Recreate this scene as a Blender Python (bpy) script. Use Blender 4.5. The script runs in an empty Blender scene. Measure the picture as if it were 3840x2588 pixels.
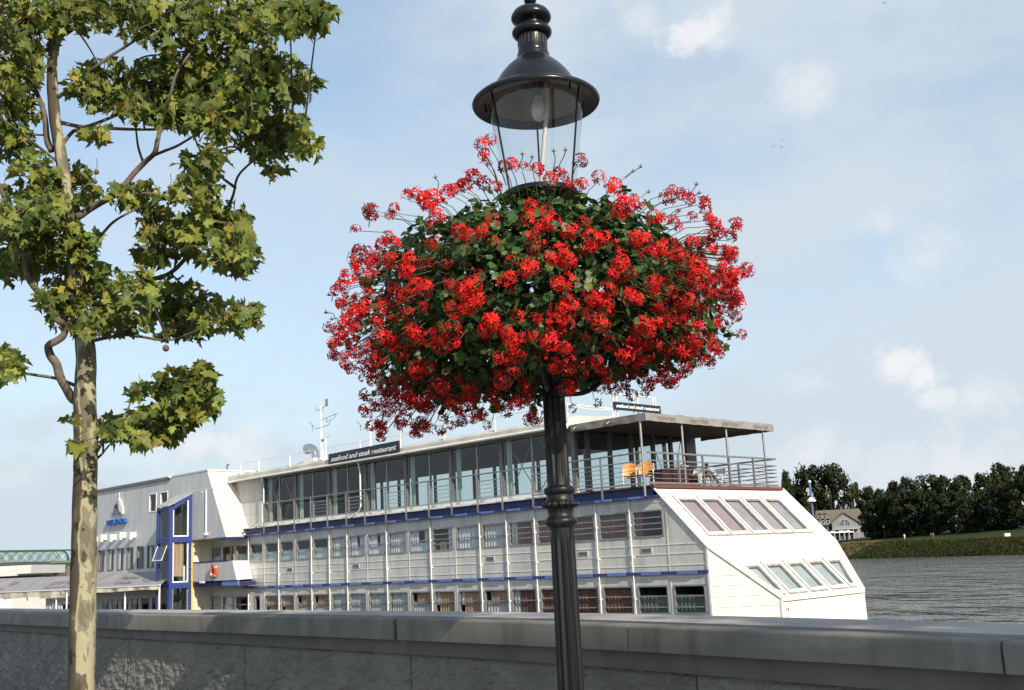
import bpy, math, random
import numpy as np
from mathutils import Vector, Matrix, noise as mnoise

rng = np.random.default_rng(7)
random.seed(7)
scene = bpy.context.scene
col = scene.collection
Z3v = np.array([0, 0, 1.0])

# ------------------------------------------------------------------ camera
IW, IH, FPX = 3840, 2588, 4107.0          # photograph size and focal length in its pixels
ROLL, OFF = math.radians(2.85), 812.0
PITCH = math.atan(OFF / FPX)
CAM = np.array([0, 0, 1.6])
FWD = np.array([0, math.cos(PITCH), math.sin(PITCH)])
_r0 = np.array([1.0, 0, 0]); _u0 = np.cross(_r0, FWD)
RGT = math.cos(ROLL) * _r0 - math.sin(ROLL) * _u0
UPV = math.sin(ROLL) * _r0 + math.cos(ROLL) * _u0

cam_data = bpy.data.cameras.new('Camera')
cam = bpy.data.objects.new('Camera', cam_data)
col.objects.link(cam)
cam_data.sensor_width = 36.0
cam_data.lens = FPX / IW * 36.0
cam_data.clip_start = 0.1
cam_data.clip_end = 12000
M = Matrix.Identity(4)
for i in range(3):
    M[i][0], M[i][1], M[i][2], M[i][3] = RGT[i], UPV[i], -FWD[i], CAM[i]
cam.matrix_world = M
scene.camera = cam

def ray(x, y):
    d = FWD * FPX + RGT * (x - IW / 2) + UPV * (IH / 2 - y)
    return d / np.linalg.norm(d)
def at(x, y, Y):                           # the point at ground distance Y ahead seen at a photo position
    d = ray(x, y)
    return CAM + d * (Y / d[1])

# ------------------------------------------------------------------ light
SUN_AZ, SUN_EL = math.radians(148), math.radians(29)
sun_dir = Vector((math.sin(SUN_AZ) * math.cos(SUN_EL), math.cos(SUN_AZ) * math.cos(SUN_EL), math.sin(SUN_EL)))
sl = bpy.data.lights.new('Sun', 'SUN')
sl.energy = 4.6
sl.angle = math.radians(0.5)
sl.color = (1.0, 0.90, 0.74)
sun = bpy.data.objects.new('Sun', sl)
col.objects.link(sun)
sun.rotation_euler = sun_dir.to_track_quat('Z', 'Y').to_euler()
scene.view_settings.view_transform = 'Standard'
scene.view_settings.look = 'None'
scene.view_settings.gamma = 1.0
scene.view_settings.use_curve_mapping = False
scene.view_settings.exposure = 0.55
scene.cycles.max_bounces = 8
scene.cycles.transparent_max_bounces = 24
scene.cycles.caustics_reflective = False
scene.cycles.caustics_refractive = False
scene.cycles.sample_clamp_indirect = 4.0

world = bpy.data.worlds.new('World')
scene.world = world
world.use_nodes = True
wt = world.node_tree
wt.nodes.clear()
def wn(kind, **kw):
    n = wt.nodes.new(kind)
    for k, v in kw.items():
        setattr(n, k, v)
    return n
def wmath(op, a, b=None, c=None, clamp=False):
    n = wn('ShaderNodeMath', operation=op, use_clamp=clamp)
    for i, v in enumerate((a, b, c)):
        if v is None: continue
        if isinstance(v, (int, float)): n.inputs[i].default_value = v
        else: wt.links.new(v, n.inputs[i])
    return n.outputs[0]
sky = wn('ShaderNodeTexSky', sky_type='NISHITA')
sky.sun_disc = False
sky.sun_elevation = SUN_EL
sky.sun_rotation = SUN_AZ
sky.air_density = 1.0
sky.dust_density = 1.2
sky.ozone_density = 1.6
tc = wn('ShaderNodeTexCoord')
dirv = tc.outputs['Generated']
def wnoise(scale, detail, rough, stretch=(1, 1, 1), off=(0, 0, 0)):
    mp = wn('ShaderNodeMapping')
    mp.inputs['Scale'].default_value = stretch
    mp.inputs['Location'].default_value = off
    wt.links.new(dirv, mp.inputs['Vector'])
    n = wn('ShaderNodeTexNoise')
    n.inputs['Scale'].default_value = scale
    n.inputs['Detail'].default_value = detail
    n.inputs['Roughness'].default_value = rough
    wt.links.new(mp.outputs[0], n.inputs['Vector'])
    return n.outputs['Fac']
fine = wnoise(21, 8, 0.64)
mid = wnoise(5.5, 6, 0.55, (1, 1, 2.2), (3.1, 1.2, 0.4))
big = wnoise(1.9, 5, 0.5, (1, 1, 2.6), (0.35, 5.2, 1.4))
def smooth(v, lo, hi):
    n = wn('ShaderNodeMapRange', interpolation_type='SMOOTHSTEP', clamp=True)
    n.inputs['From Min'].default_value = lo
    n.inputs['From Max'].default_value = hi
    wt.links.new(v, n.inputs['Value'])
    return n.outputs[0]
# thin veil of high cloud
veil = smooth(wmath('ADD', wmath('MULTIPLY', mid, 0.45), wmath('MULTIPLY', big, 0.55)), 0.36, 0.66)
sepd = wn('ShaderNodeSeparateXYZ'); wt.links.new(dirv, sepd.inputs[0])
# more milk toward the right and the horizon, clearer blue to the left
veil = wmath('MULTIPLY_ADD', veil, 0.60, 0.33)
veil = wmath('ADD', veil, wmath('MULTIPLY', smooth(sepd.outputs['X'], -0.25, 0.45), 0.22))
low = smooth(sepd.outputs['Z'], 0.30, 0.0)
veil = wmath('ADD', veil, wmath('MULTIPLY', low, 0.62), clamp=True)
# separate cumulus puffs (positions in the 2327-wide view of the photograph, angular size)
puffs = [(1580, 75, .040, .9), (1630, 100, .03, .7), (1450, 40, .035, .5), (1835, 205, .036, .6), (1995, 505, .026, .55), (2090, 585, .034, .5),
         (2060, 815, .030, 1.0), (2100, 850, .032, 1.0), (2130, 900, .022, .8), (2240, 905, .034, .7), (1835, 875, .026, .7),
         (470, 1005, .034, .8), (540, 1015, .04, .6), (390, 1010, .02, .4), (1835, 1030, .05, .6), (1900, 1050, .045, .5), (2130, 1060, .06, .6), (2250, 1075, .06, .6),
         (2010, 1075, .05, .5), (40, 1080, .03, .4), (1250, 60, .08, .25), (330, 1000, .05, .3)]
acc = None
for (px, py, rad, amt) in puffs:
    c = ray(px * 1.6502, py * 1.6502)
    v = wn('ShaderNodeVectorMath', operation='SUBTRACT')
    wt.links.new(dirv, v.inputs[0]); v.inputs[1].default_value = tuple(c)
    v2 = wn('ShaderNodeVectorMath', operation='MULTIPLY')
    wt.links.new(v.outputs[0], v2.inputs[0]); v2.inputs[1].default_value = (1, 1, 1.35)
    ln = wn('ShaderNodeVectorMath', operation='LENGTH'); wt.links.new(v2.outputs[0], ln.inputs[0])
    core = wmath('SUBTRACT', 1.0, wmath('DIVIDE', ln.outputs['Value'], rad))
    edge = wmath('ADD', core, wmath('MULTIPLY', wmath('SUBTRACT', fine, 0.5), 3.2))
    m = wmath('MULTIPLY', smooth(edge, 0.0, 0.75) if amt >= .8 else smooth(edge, -0.15, 1.25), amt)
    m = wmath('MULTIPLY', m, smooth(core, -0.6, 0.1))
    acc = m if acc is None else wmath('MAXIMUM', acc, m)
mixv = wn('ShaderNodeMixRGB'); mixv.inputs['Color2'].default_value = (3.15, 3.62, 4.02, 1)
tint = wn('ShaderNodeMixRGB', blend_type='MULTIPLY'); tint.inputs['Fac'].default_value = 1.0
tint.inputs['Color2'].default_value = (0.98, 1.02, 0.98, 1)
wt.links.new(sky.outputs[0], tint.inputs['Color1'])
wt.links.new(tint.outputs[0], mixv.inputs['Color1']); wt.links.new(veil, mixv.inputs['Fac'])
mixp = wn('ShaderNodeMixRGB'); mixp.inputs['Color2'].default_value = (4.3, 4.38, 4.5, 1)
wt.links.new(mixv.outputs[0], mixp.inputs['Color1']); wt.links.new(acc, mixp.inputs['Fac'])
bg = wn('ShaderNodeBackground'); bg.inputs['Strength'].default_value = 0.14
wt.links.new(mixp.outputs[0], bg.inputs['Color'])
wo = wn('ShaderNodeOutputWorld'); wt.links.new(bg.outputs[0], wo.inputs['Surface'])

# ------------------------------------------------------------------ materials
MATS = {}
def mat(name, color, rough=0.5, metal=0.0, spec=0.5, var=None, vscale=6.0, vstretch=(1, 1, 1), vdetail=5, bump=0.0, bscale=40.0, bstretch=(1, 1, 1),
        bdist=0.01, lo=0.35, hi=0.65, transl=0.0, attr=None):
    m = bpy.data.materials.new(name); m.use_nodes = True
    nt = m.node_tree; bs = nt.nodes['Principled BSDF']
    bs.inputs['Base Color'].default_value = (*color, 1)
    bs.inputs['Roughness'].default_value = rough
    bs.inputs['Metallic'].default_value = metal
    bs.inputs['Specular IOR Level'].default_value = spec
    tc = nt.nodes.new('ShaderNodeTexCoord')
    def nz(scale, stretch, detail):
        mp = nt.nodes.new('ShaderNodeMapping'); mp.inputs['Scale'].default_value = stretch
        nt.links.new(tc.outputs['Object'], mp.inputs['Vector'])
        n = nt.nodes.new('ShaderNodeTexNoise'); n.inputs['Scale'].default_value = scale
        n.inputs['Detail'].default_value = detail; n.inputs['Roughness'].default_value = 0.6
        nt.links.new(mp.outputs[0], n.inputs['Vector'])
        return n.outputs['Fac']
    csrc = None
    if attr:
        a = nt.nodes.new('ShaderNodeAttribute'); a.attribute_name = attr
        csrc = a.outputs['Color']
    if var is not None:
        n = nz(vscale, vstretch, vdetail)
        mr = nt.nodes.new('ShaderNodeMapRange'); mr.inputs['From Min'].default_value = lo; mr.inputs['From Max'].default_value = hi
        nt.links.new(n, mr.inputs['Value'])
        mx = nt.nodes.new('ShaderNodeMixRGB')
        mx.inputs['Color1'].default_value = (*color, 1); mx.inputs['Color2'].default_value = (*var, 1)
        if csrc is not None:
            mx.blend_type = 'MULTIPLY'; nt.links.new(csrc, mx.inputs['Color1'])
        nt.links.new(mr.outputs[0], mx.inputs['Fac'])
        csrc = mx.outputs[0]
    if csrc is not None:
        nt.links.new(csrc, bs.inputs['Base Color'])
    if bump:
        n = nz(bscale, bstretch, 6)
        b = nt.nodes.new('ShaderNodeBump'); b.inputs['Strength'].default_value = bump; b.inputs['Distance'].default_value = bdist
        nt.links.new(n, b.inputs['Height']); nt.links.new(b.outputs[0], bs.inputs['Normal'])
    if transl:
        t = nt.nodes.new('ShaderNodeBsdfTranslucent')
        if csrc is not None: nt.links.new(csrc, t.inputs['Color'])
        else: t.inputs['Color'].default_value = (*color, 1)
        ms = nt.nodes.new('ShaderNodeMixShader'); ms.inputs[0].default_value = transl
        nt.links.new(bs.outputs[0], ms.inputs[1]); nt.links.new(t.outputs[0], ms.inputs[2])
        nt.links.new(ms.outputs[0], nt.nodes['Material Output'].inputs['Surface'])
    MATS[name] = m
    return m

def glass(name, tint=(1, 1, 1), refl=1.0, rough=0.0, base=0.04):
    """a thin pane: see-through with a mirror share that grows at grazing angles"""
    m = bpy.data.materials.new(name); m.use_nodes = True
    nt = m.node_tree; nt.nodes.remove(nt.nodes['Principled BSDF'])
    tr = nt.nodes.new('ShaderNodeBsdfTransparent'); tr.inputs[0].default_value = (*tint, 1)
    gl = nt.nodes.new('ShaderNodeBsdfGlossy'); gl.inputs['Roughness'].default_value = rough
    fr = nt.nodes.new('ShaderNodeFresnel')
    ge = nt.nodes.new('ShaderNodeNewGeometry'); io = nt.nodes.new('ShaderNodeMath'); io.operation = 'MULTIPLY_ADD'
    io.inputs[1].default_value = 1 / 1.5 - 1.5; io.inputs[2].default_value = 1.5      # the same mirror share from both sides
    nt.links.new(ge.outputs['Backfacing'], io.inputs[0]); nt.links.new(io.outputs[0], fr.inputs['IOR'])
    mu = nt.nodes.new('ShaderNodeMath'); mu.operation = 'MULTIPLY_ADD'; mu.use_clamp = True
    mu.inputs[1].default_value = refl; mu.inputs[2].default_value = base * 0.5
    nt.links.new(fr.outputs[0], mu.inputs[0])
    ms = nt.nodes.new('ShaderNodeMixShader')
    nt.links.new(mu.outputs[0], ms.inputs[0]); nt.links.new(tr.outputs[0], ms.inputs[1]); nt.links.new(gl.outputs[0], ms.inputs[2])
    nt.links.new(ms.outputs[0], nt.nodes['Material Output'].inputs['Surface'])
    MATS[name] = m
    return m

WHITE = mat('white_paint', (0.60, 0.58, 0.53), 0.42, var=(0.43, 0.45, 0.45), vscale=1.1, vstretch=(2.2, 2.2, 0.7), lo=0.42, hi=0.66)  # grey-blue variation paints reflection patches into the white
def rust(m, color=(0.30, 0.17, 0.08), lo=.60, hi=.78, amount=.55, scale=2.3, stretch=(5, 5, .28)):
    """rust and dirt runs over a painted sheet"""
    nt = m.node_tree; bs = nt.nodes['Principled BSDF']; src = bs.inputs['Base Color'].links[0].from_socket
    tc = nt.nodes.new('ShaderNodeTexCoord'); mp = nt.nodes.new('ShaderNodeMapping'); mp.inputs['Scale'].default_value = stretch; mp.inputs['Location'].default_value = (1.7, 3.1, .4)
    nt.links.new(tc.outputs['Object'], mp.inputs['Vector'])
    n = nt.nodes.new('ShaderNodeTexNoise'); n.inputs['Scale'].default_value = scale; n.inputs['Detail'].default_value = 6; nt.links.new(mp.outputs[0], n.inputs['Vector'])
    mr = nt.nodes.new('ShaderNodeMapRange'); mr.inputs['From Min'].default_value = lo; mr.inputs['From Max'].default_value = hi; mr.inputs['To Max'].default_value = amount
    nt.links.new(n.outputs['Fac'], mr.inputs['Value'])
    mx = nt.nodes.new('ShaderNodeMixRGB'); mx.inputs['Color2'].default_value = (*color, 1); nt.links.new(mr.outputs[0], mx.inputs['Fac']); nt.links.new(src, mx.inputs['Color1'])
    nt.links.new(mx.outputs[0], bs.inputs['Base Color'])
rust(WHITE)
CREAM = mat('cream_paint', (0.66, 0.63, 0.52), 0.5, var=(0.52, 0.48, 0.38), vscale=1.4, vstretch=(2.5, 2.5, 0.5), lo=0.42, hi=0.7)
BRIGHT = mat('fresh_white_paint', (0.80, 0.79, 0.75), 0.4, var=(0.70, 0.67, 0.58), vscale=0.8, lo=0.45, hi=0.75)
TRIM = mat('white_trim', (0.74, 0.74, 0.71), 0.4, var=(0.50, 0.42, 0.33), vscale=3.0, vstretch=(1, 1, 0.6), lo=0.58, hi=0.74)
HOTEL = mat('hotel_sheet', (0.52, 0.53, 0.54), 0.5, var=(0.44, 0.45, 0.46), vscale=1.2, vstretch=(3, 3, 0.35), lo=0.4, hi=0.65)
BLUE = mat('blue_paint', (0.022, 0.042, 0.22), 0.4, var=(0.03, 0.05, 0.17), vscale=2.0)
PADBLUE = mat('light_blue_paint', (0.10, 0.17, 0.50), 0.45, var=(0.14, 0.2, 0.45), vscale=4)
DARKBLUE = mat('navy_paint', (0.015, 0.022, 0.10), 0.5)
STEEL = mat('brushed_steel', (0.42, 0.41, 0.39), 0.38, 0.85, var=(0.32, 0.31, 0.3), vscale=12)
ALU = mat('aluminium_frame', (0.36, 0.36, 0.36), 0.42, 0.5, var=(0.25, 0.25, 0.25), vscale=9)
GREYCOL = mat('grey_column_paint', (0.16, 0.16, 0.165), 0.5, var=(0.13, 0.13, 0.13), vscale=3)
DUCT = mat('galvanised_duct', (0.55, 0.56, 0.58), 0.28, 0.95, bump=0.3, bscale=30, bstretch=(1, 1, 4))
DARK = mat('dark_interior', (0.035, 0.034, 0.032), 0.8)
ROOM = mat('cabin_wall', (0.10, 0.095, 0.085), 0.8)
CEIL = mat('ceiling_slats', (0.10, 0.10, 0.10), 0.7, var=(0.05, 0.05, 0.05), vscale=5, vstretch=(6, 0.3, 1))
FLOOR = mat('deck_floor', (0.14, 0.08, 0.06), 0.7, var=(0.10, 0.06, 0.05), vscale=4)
MAROON_EDGE = mat('maroon_carpet_edge', (0.12, 0.035, 0.03), 0.8)
rust(BRIGHT, (0.45, 0.36, 0.24), .62, .85, .4); rust(HOTEL, (.36, .34, .30), .55, .8, .5); rust(CREAM)
ROOFM = mat('roof_sheet', (0.55, 0.53, 0.48), 0.5, var=(0.4, 0.38, 0.34), vscale=1.0, vstretch=(1, 1, 1))
SIGNM = mat('sign_board_black', (0.012, 0.013, 0.02), 0.35)
SIGNTX = mat('sign_letter_white', (0.75, 0.75, 0.75), 0.5)
CANVAS = mat('grey_canvas', (0.24, 0.23, 0.215), 0.8, var=(0.18, 0.175, 0.17), vscale=2.5, bump=0.4, bscale=5, bdist=0.03)
CANVAS_IN = mat('dark_canvas_lining', (0.09, 0.09, 0.09), 0.8, var=(0.05, 0.05, 0.05), vscale=2, vstretch=(1, 8, 1))
AWN = mat('awning_fabric', (0.30, 0.285, 0.30), 0.85, var=(0.21, 0.2, 0.215), vscale=1.0)
VALANCE = mat('awning_valance', (0.76, 0.67, 0.52), 0.85, var=(0.62, 0.53, 0.4), vscale=3)
LETTER = mat('faded_dark_letters', (0.10, 0.09, 0.10), 0.7)
LETTERG = mat('faded_grey_letters', (0.17, 0.165, 0.16), 0.7)
LETTERR = mat('faded_red_letters', (0.45, 0.12, 0.11), 0.7)
BTXT = mat('blue_letters', (0.02, 0.10, 0.36), 0.4)
CUR_BOTTLE = mat('dark_green_board', (0.10, 0.135, 0.115), 0.4, var=(0.16, 0.20, 0.18), vscale=2.5)
CUR_MAROON = mat('maroon_curtain', (0.24, 0.115, 0.095), 0.9, var=(0.14, 0.06, 0.05), vscale=14, vstretch=(1, 1, 0.05))
CUR_BROWN = mat('brown_curtain', (0.52, 0.36, 0.25), 0.9, var=(0.34, 0.21, 0.14), vscale=14, vstretch=(1, 1, 0.05))
CUR_LILAC = mat('lilac_net_curtain', (0.80, 0.77, 0.84), 0.9, var=(0.50, 0.50, 0.62), vscale=12, vstretch=(1, 1, 0.05))
CUR_GREY = mat('grey_net_curtain', (0.66, 0.67, 0.68), 0.9, var=(0.44, 0.45, 0.48), vscale=12, vstretch=(1, 1, 0.05))
PANE_REFLECTION = mat('painted_sky_reflection', (0.60, 0.70, 0.72), 0.7, var=(0.48, 0.56, 0.58), vscale=2)  # pale sheet painting the sky's reflection in the lower panes
CUR_GREEN = mat('pale_green_blind', (0.45, 0.55, 0.49), 0.8)
BLIND = mat('pale_blind', (0.30, 0.275, 0.29), 0.7, var=(0.22, 0.205, 0.225), vscale=2.2)
BLINDTEAL = mat('grey_teal_blind', (0.34, 0.38, 0.39), 0.7, var=(0.27, 0.30, 0.31), vscale=2.0)
BLINDRED = mat('rose_blind', (0.27, 0.17, 0.20), 0.7, var=(0.25, 0.22, 0.25), vscale=2.2)
PANE = glass('window_glass', (0.93, 0.96, 0.95), 0.9)
TINTED = glass('tinted_glass', (0.80, 0.87, 0.86), 0.9)
CLEAR = glass('lantern_glass', (0.97, 0.98, 0.98), 0.75, 0.0, 0.05)
IRON = mat('black_iron_paint', (0.006, 0.007, 0.011), 0.27, spec=0.32, var=(0.012, 0.012, 0.014), vscale=14, lo=0.5, hi=0.75, bump=0.08, bscale=60, bdist=0.002)
IRONP = mat('worn_iron_paint', (0.007, 0.0075, 0.010), 0.42, spec=0.3, var=(0.040, 0.036, 0.030), vscale=5, vstretch=(6, 6, 0.5), lo=0.5, hi=0.78, bump=0.2, bscale=70, bdist=0.003)
REFL = mat('lamp_reflector', (0.34, 0.30, 0.26), 0.55, var=(0.24, 0.21, 0.18), vscale=9)
OPAL = mat('opal_bulb', (0.72, 0.70, 0.66), 0.22)
CONDUIT = mat('pale_conduit', (0.50, 0.47, 0.42), 0.4)
ORANGE = mat('orange_plastic', (0.62, 0.26, 0.03), 0.4, var=(0.52, 0.2, 0.03), vscale=5)
BUOY = mat('life_ring_orange', (0.72, 0.11, 0.03), 0.5, var=(0.6, 0.08, 0.03), vscale=8)
REDCLOTH = mat('red_cloth', (0.42, 0.055, 0.045), 0.85, bump=0.5, bscale=8, bdist=0.03)
REDBOX = mat('dark_red_box', (0.045, 0.010, 0.010), 0.6)
GREYMETAL = mat('dull_grey_metal', (0.22, 0.21, 0.20), 0.5, 0.4, var=(0.12, 0.11, 0.1), vscale=14)
YELLOWPIPE = mat('yellow_pipe', (0.55, 0.40, 0.12), 0.5)
BARK = None

# ------------------------------------------------------------------ building helpers
WL = {}                                     # world place of each parent
def link(o): col.objects.link(o); return o
def thing(name, label, cat, loc=(0, 0, 0), group=None):
    o = bpy.data.objects.new(name, None); link(o)
    o.location = tuple(float(v) for v in loc); o.empty_display_size = 0.2
    WL[o] = np.array(loc, float)
    return tag(o, label, cat, group)
def tag(o, label=None, cat=None, group=None, kind=None):
    if label: o['label'] = label
    if cat: o['category'] = cat
    if group: o['group'] = group
    if kind: o['kind'] = kind
    return o

class MB:
    """collects faces and links them as ONE mesh object"""
    def __init__(self):
        self.v = []; self.f = []; self.mi = []; self.tint = None; self.n = 0
    def add(self, verts, faces, mi=0):
        o = self.n
        self.v.extend([tuple(map(float, p)) for p in verts]); self.n += len(verts)
        self.f.extend([tuple(i + o for i in f) for f in faces]); self.mi.extend([mi] * len(faces))
        return self
    def poly(self, pts, mi=0):
        return self.add(pts, [tuple(range(len(pts)))], mi)
    def hexa(self, p, mi=0):                # p: 4 bottom corners, 4 top corners
        return self.add(p, [(3, 2, 1, 0), (4, 5, 6, 7), (0, 1, 5, 4), (1, 2, 6, 5), (2, 3, 7, 6), (3, 0, 4, 7)], mi)
    def box(self, O, U, V, N, u0, u1, v0, v1, n0, n1, mi=0):
        O = np.array(O, float)
        P = lambda u, v, n: O + U * u + V * v + N * n
        return self.hexa([P(u0, v0, n0), P(u1, v0, n0), P(u1, v1, n0), P(u0, v1, n0), P(u0, v0, n1), P(u1, v0, n1), P(u1, v1, n1), P(u0, v1, n1)], mi)
    def wbox(self, x0, x1, y0, y1, z0, z1, mi=0):
        return self.box((0, 0, 0), np.array([1., 0, 0]), np.array([0, 1., 0]), Z3v, x0, x1, y0, y1, z0, z1, mi)
    def tube(self, pts, r, n=8, mi=0, cap=True, wob=0.0):
        pts = [np.array(p, float) for p in pts]
        if np.isscalar(r): r = [r] * len(pts)
        o = self.n; vs = []; prev = None
        for i, p in enumerate(pts):
            a = pts[min(i + 1, len(pts) - 1)] - pts[max(i - 1, 0)]
            a = a / (np.linalg.norm(a) + 1e-9)
            if prev is None:
                h = np.array([1., 0, 0]) if abs(a[0]) < 0.8 else np.array([0, 1., 0])
                x = np.cross(a, h)
            else:
                x = prev - a * (prev @ a)
            x = x / (np.linalg.norm(x) + 1e-9); prev = x
            y = np.cross(a, x)
            for k in range(n):
                t = 2 * math.pi * k / n
                rr = r[i] * (1 + (wob * mnoise.noise(Vector(p * 6 + k * 0.7)) if wob else 0))
                vs.append(p + (x * math.cos(t) + y * math.sin(t)) * rr)
        fs = []
        for i in range(len(pts) - 1):
            for k in range(n):
                k2 = (k + 1) % n
                fs.append((i * n + k, i * n + k2, (i + 1) * n + k2, (i + 1) * n + k))
        if cap:
            fs.append(tuple(range(n - 1, -1, -1))); e = (len(pts) - 1) * n
            fs.append(tuple(e + k for k in range(n)))
        return self.add(vs, fs, mi)
    def lathe(self, c, prof, n=32, mi=0, flute=None):
        """prof: (radius, z) pairs; flute(z) gives the flute depth share"""
        c = np.array(c, float); vs = []; fs = []
        for (r, z) in prof:
            for k in range(n):
                t = 2 * math.pi * k / n
                rr = r
                if flute:
                    rr = r * (1 - flute(z) * (0.5 - 0.5 * math.cos(t * 12)) ** 0.7)
                vs.append((c[0] + rr * math.cos(t), c[1] + rr * math.sin(t), c[2] + z))
        for i in range(len(prof) - 1):
            for k in range(n):
                k2 = (k + 1) % n
                fs.append((i * n + k, i * n + k2, (i + 1) * n + k2, (i + 1) * n + k))
        return self.add(vs, fs, mi)
    def ball(self, c, r, n=10, m=7, mi=0, sc=(1, 1, 1)):
        prof = [(math.sin(math.pi * i / m) * r, -math.cos(math.pi * i / m) * r) for i in range(m + 1)]
        o = len(self.v); self.lathe((0, 0, 0), prof, n, mi)
        for i in range(o, len(self.v)):
            p = self.v[i]; self.v[i] = (p[0] * sc[0] + c[0], p[1] * sc[1] + c[1], p[2] * sc[2] + c[2])
        return self
    def build(self, name, mats, parent=None, smooth=False, tints=None):
        off = WL[parent] if parent in WL else np.zeros(3)
        me = bpy.data.meshes.new(name)
        V = np.array(self.v, float).reshape(-1, 3) - off
        me.from_pydata(V.tolist(), [], self.f)
        if not isinstance(mats, (list, tuple)): mats = [mats]
        for m in mats: me.materials.append(m)
        if any(self.mi): me.polygons.foreach_set('material_index', self.mi)
        if smooth is True:
            me.polygons.foreach_set('use_smooth', [True] * len(self.f))
        elif smooth:
            me.polygons.foreach_set('use_smooth', [True] * len(self.f))
            me.set_sharp_from_angle(angle=math.radians(smooth))
        if tints is not None:
            a = me.attributes.new('tint', 'FLOAT_COLOR', 'FACE')
            a.data.foreach_set('color', np.asarray(tints, np.float32).ravel())
        me.update()
        o = bpy.data.objects.new(name, me); link(o)
        if parent is not None:
            o.parent = parent
            WL[o] = off                      # a part sits at its thing's origin
        else:
            WL[o] = np.zeros(3)
        return o

def text(name, body, O, U, V, size, m, parent, shear=0.0, align='LEFT', extrude=0.003, width=None, bold=0.0):
    cu = bpy.data.curves.new(name, 'FONT')
    cu.body = body; cu.size = size; cu.shear = shear; cu.align_x = align; cu.extrude = extrude; cu.offset = bold
    cu.resolution_u = 3
    cu.materials.append(m)
    o = bpy.data.objects.new(name, cu); link(o)
    U = np.array(U, float); V = np.array(V, float); N = np.cross(U, V)
    off = WL[parent]
    sx = 1.0
    if width:
        bpy.context.view_layer.update()
        sx = width / max(o.dimensions[0], 1e-3)
    mw = Matrix.Identity(4)
    for i in range(3):
        mw[i][0], mw[i][1], mw[i][2], mw[i][3] = U[i] * sx, V[i], N[i], O[i] - off[i]
    bpy.context.view_layer.update()
    me = bpy.data.meshes.new_from_object(o.evaluated_get(bpy.context.evaluated_depsgraph_get()))
    bpy.data.objects.remove(o); bpy.data.curves.remove(cu)
    me.transform(mw)
    o = bpy.data.objects.new(name, me); link(o)
    o.parent = parent
    WL[o] = np.array(O, float)
    return o

def catmull(P, n=6):
    P = [np.array(p, float) for p in P]
    Q = [2 * P[0] - P[1]] + P + [2 * P[-1] - P[-2]]
    out = []
    for i in range(1, len(Q) - 2):
        for k in range(n):
            t = k / n
            out.append(0.5 * (2 * Q[i] + (Q[i + 1] - Q[i - 1]) * t + (2 * Q[i - 1] - 5 * Q[i] + 4 * Q[i + 1] - Q[i + 2]) * t * t
                              + (3 * Q[i] - Q[i - 1] - 3 * Q[i + 1] + Q[i + 2]) * t ** 3))
    out.append(Q[-2])
    return out

# ------------------------------------------------------------------ the setting
WATER_Z = -3.0
WALLP = [(0, -14.96, 25.84, 1.26, 1.097, 1.002), (1, -7.31, 15.62, 1.26, 1.102, 1.008), (2, -2.271, 9.398, 1.26, 1.115, 1.019), (3, -0.109, 6.596, 1.26, 1.127, 1.033), (4, 1.013, 4.808, 1.26, 1.144, 1.049), (5, 1.625, 3.72, 1.26, 1.155, 1.063), (6, 2.924, 1.36, 1.26, 1.158, 1.066), (7, 5.1, -3.06, 1.26, 1.158, 1.066)]
wall_path = catmull([p[1:] for p in WALLP], 8)         # x, y, top, coping bottom, band bottom
wall_path = [np.array(p) for p in wall_path]
def wall_normals(path):
    out = []
    for i in range(len(path)):
        d = path[min(i + 1, len(path) - 1)][:2] - path[max(i - 1, 0)][:2]
        d = d / np.linalg.norm(d)
        out.append(np.array([d[1], -d[0], 0]))         # checked below: points to the street side
    return out
wall_nrm = wall_normals(wall_path)
if wall_nrm[20] @ (CAM - np.array([wall_path[20][0], wall_path[20][1], 1.6])) < 0:
    wall_nrm = [-n for n in wall_nrm]

PAVE = mat('granite_paving', (0.22, 0.21, 0.20), 0.8, var=(0.17, 0.165, 0.16), vscale=3, bump=0.3, bscale=30)
g = MB()
far = [(-900, 300), (-900, -900), (900, -900), (60, -120)]
ring = [(p[0], p[1], 0.0) for p in wall_path] + [(60, -120, 0), (900, -900, 0), (-900, -900, 0), (-900, 700, 0), (-330, 560, 0)]
g.poly(ring)
tag(g.build('quay_pavement', PAVE), kind='structure')

# river
wm = bpy.data.materials.new('river_water'); wm.use_nodes = True
nt = wm.node_tree; bs = nt.nodes['Principled BSDF']
bs.inputs['Base Color'].default_value = (0.098, 0.090, 0.078, 1)
bs.inputs['Roughness'].default_value = 0.06
bs.inputs['IOR'].default_value = 1.33
tcn = nt.nodes.new('ShaderNodeTexCoord')
def wav(scale, stretch, rot, det):
    mp = nt.nodes.new('ShaderNodeMapping'); mp.inputs['Scale'].default_value = stretch; mp.inputs['Rotation'].default_value = (0, 0, rot)
    nt.links.new(tcn.outputs['Object'], mp.inputs['Vector'])
    n = nt.nodes.new('ShaderNodeTexNoise'); n.inputs['Scale'].default_value = scale; n.inputs['Detail'].default_value = det; n.inputs['Roughness'].default_value = 0.55
    nt.links.new(mp.outputs[0], n.inputs['Vector']); return n.outputs['Fac']
w1 = wav(0.42, (1, 0.5, 1), 0.6, 4); w2 = wav(0.10, (1, 0.5, 1), 0.4, 3)
ad = nt.nodes.new('ShaderNodeMath'); ad.operation = 'MULTIPLY_ADD'; ad.inputs[1].default_value = 2.2
nt.links.new(w2, ad.inputs[0]); nt.links.new(w1, ad.inputs[2])
bp = nt.nodes.new('ShaderNodeBump'); bp.inputs['Strength'].default_value = 1.0; bp.inputs['Distance'].default_value = 1.2
nt.links.new(ad.outputs[0], bp.inputs['Height']); nt.links.new(bp.outputs[0], bs.inputs['Normal'])
g = MB()
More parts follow.
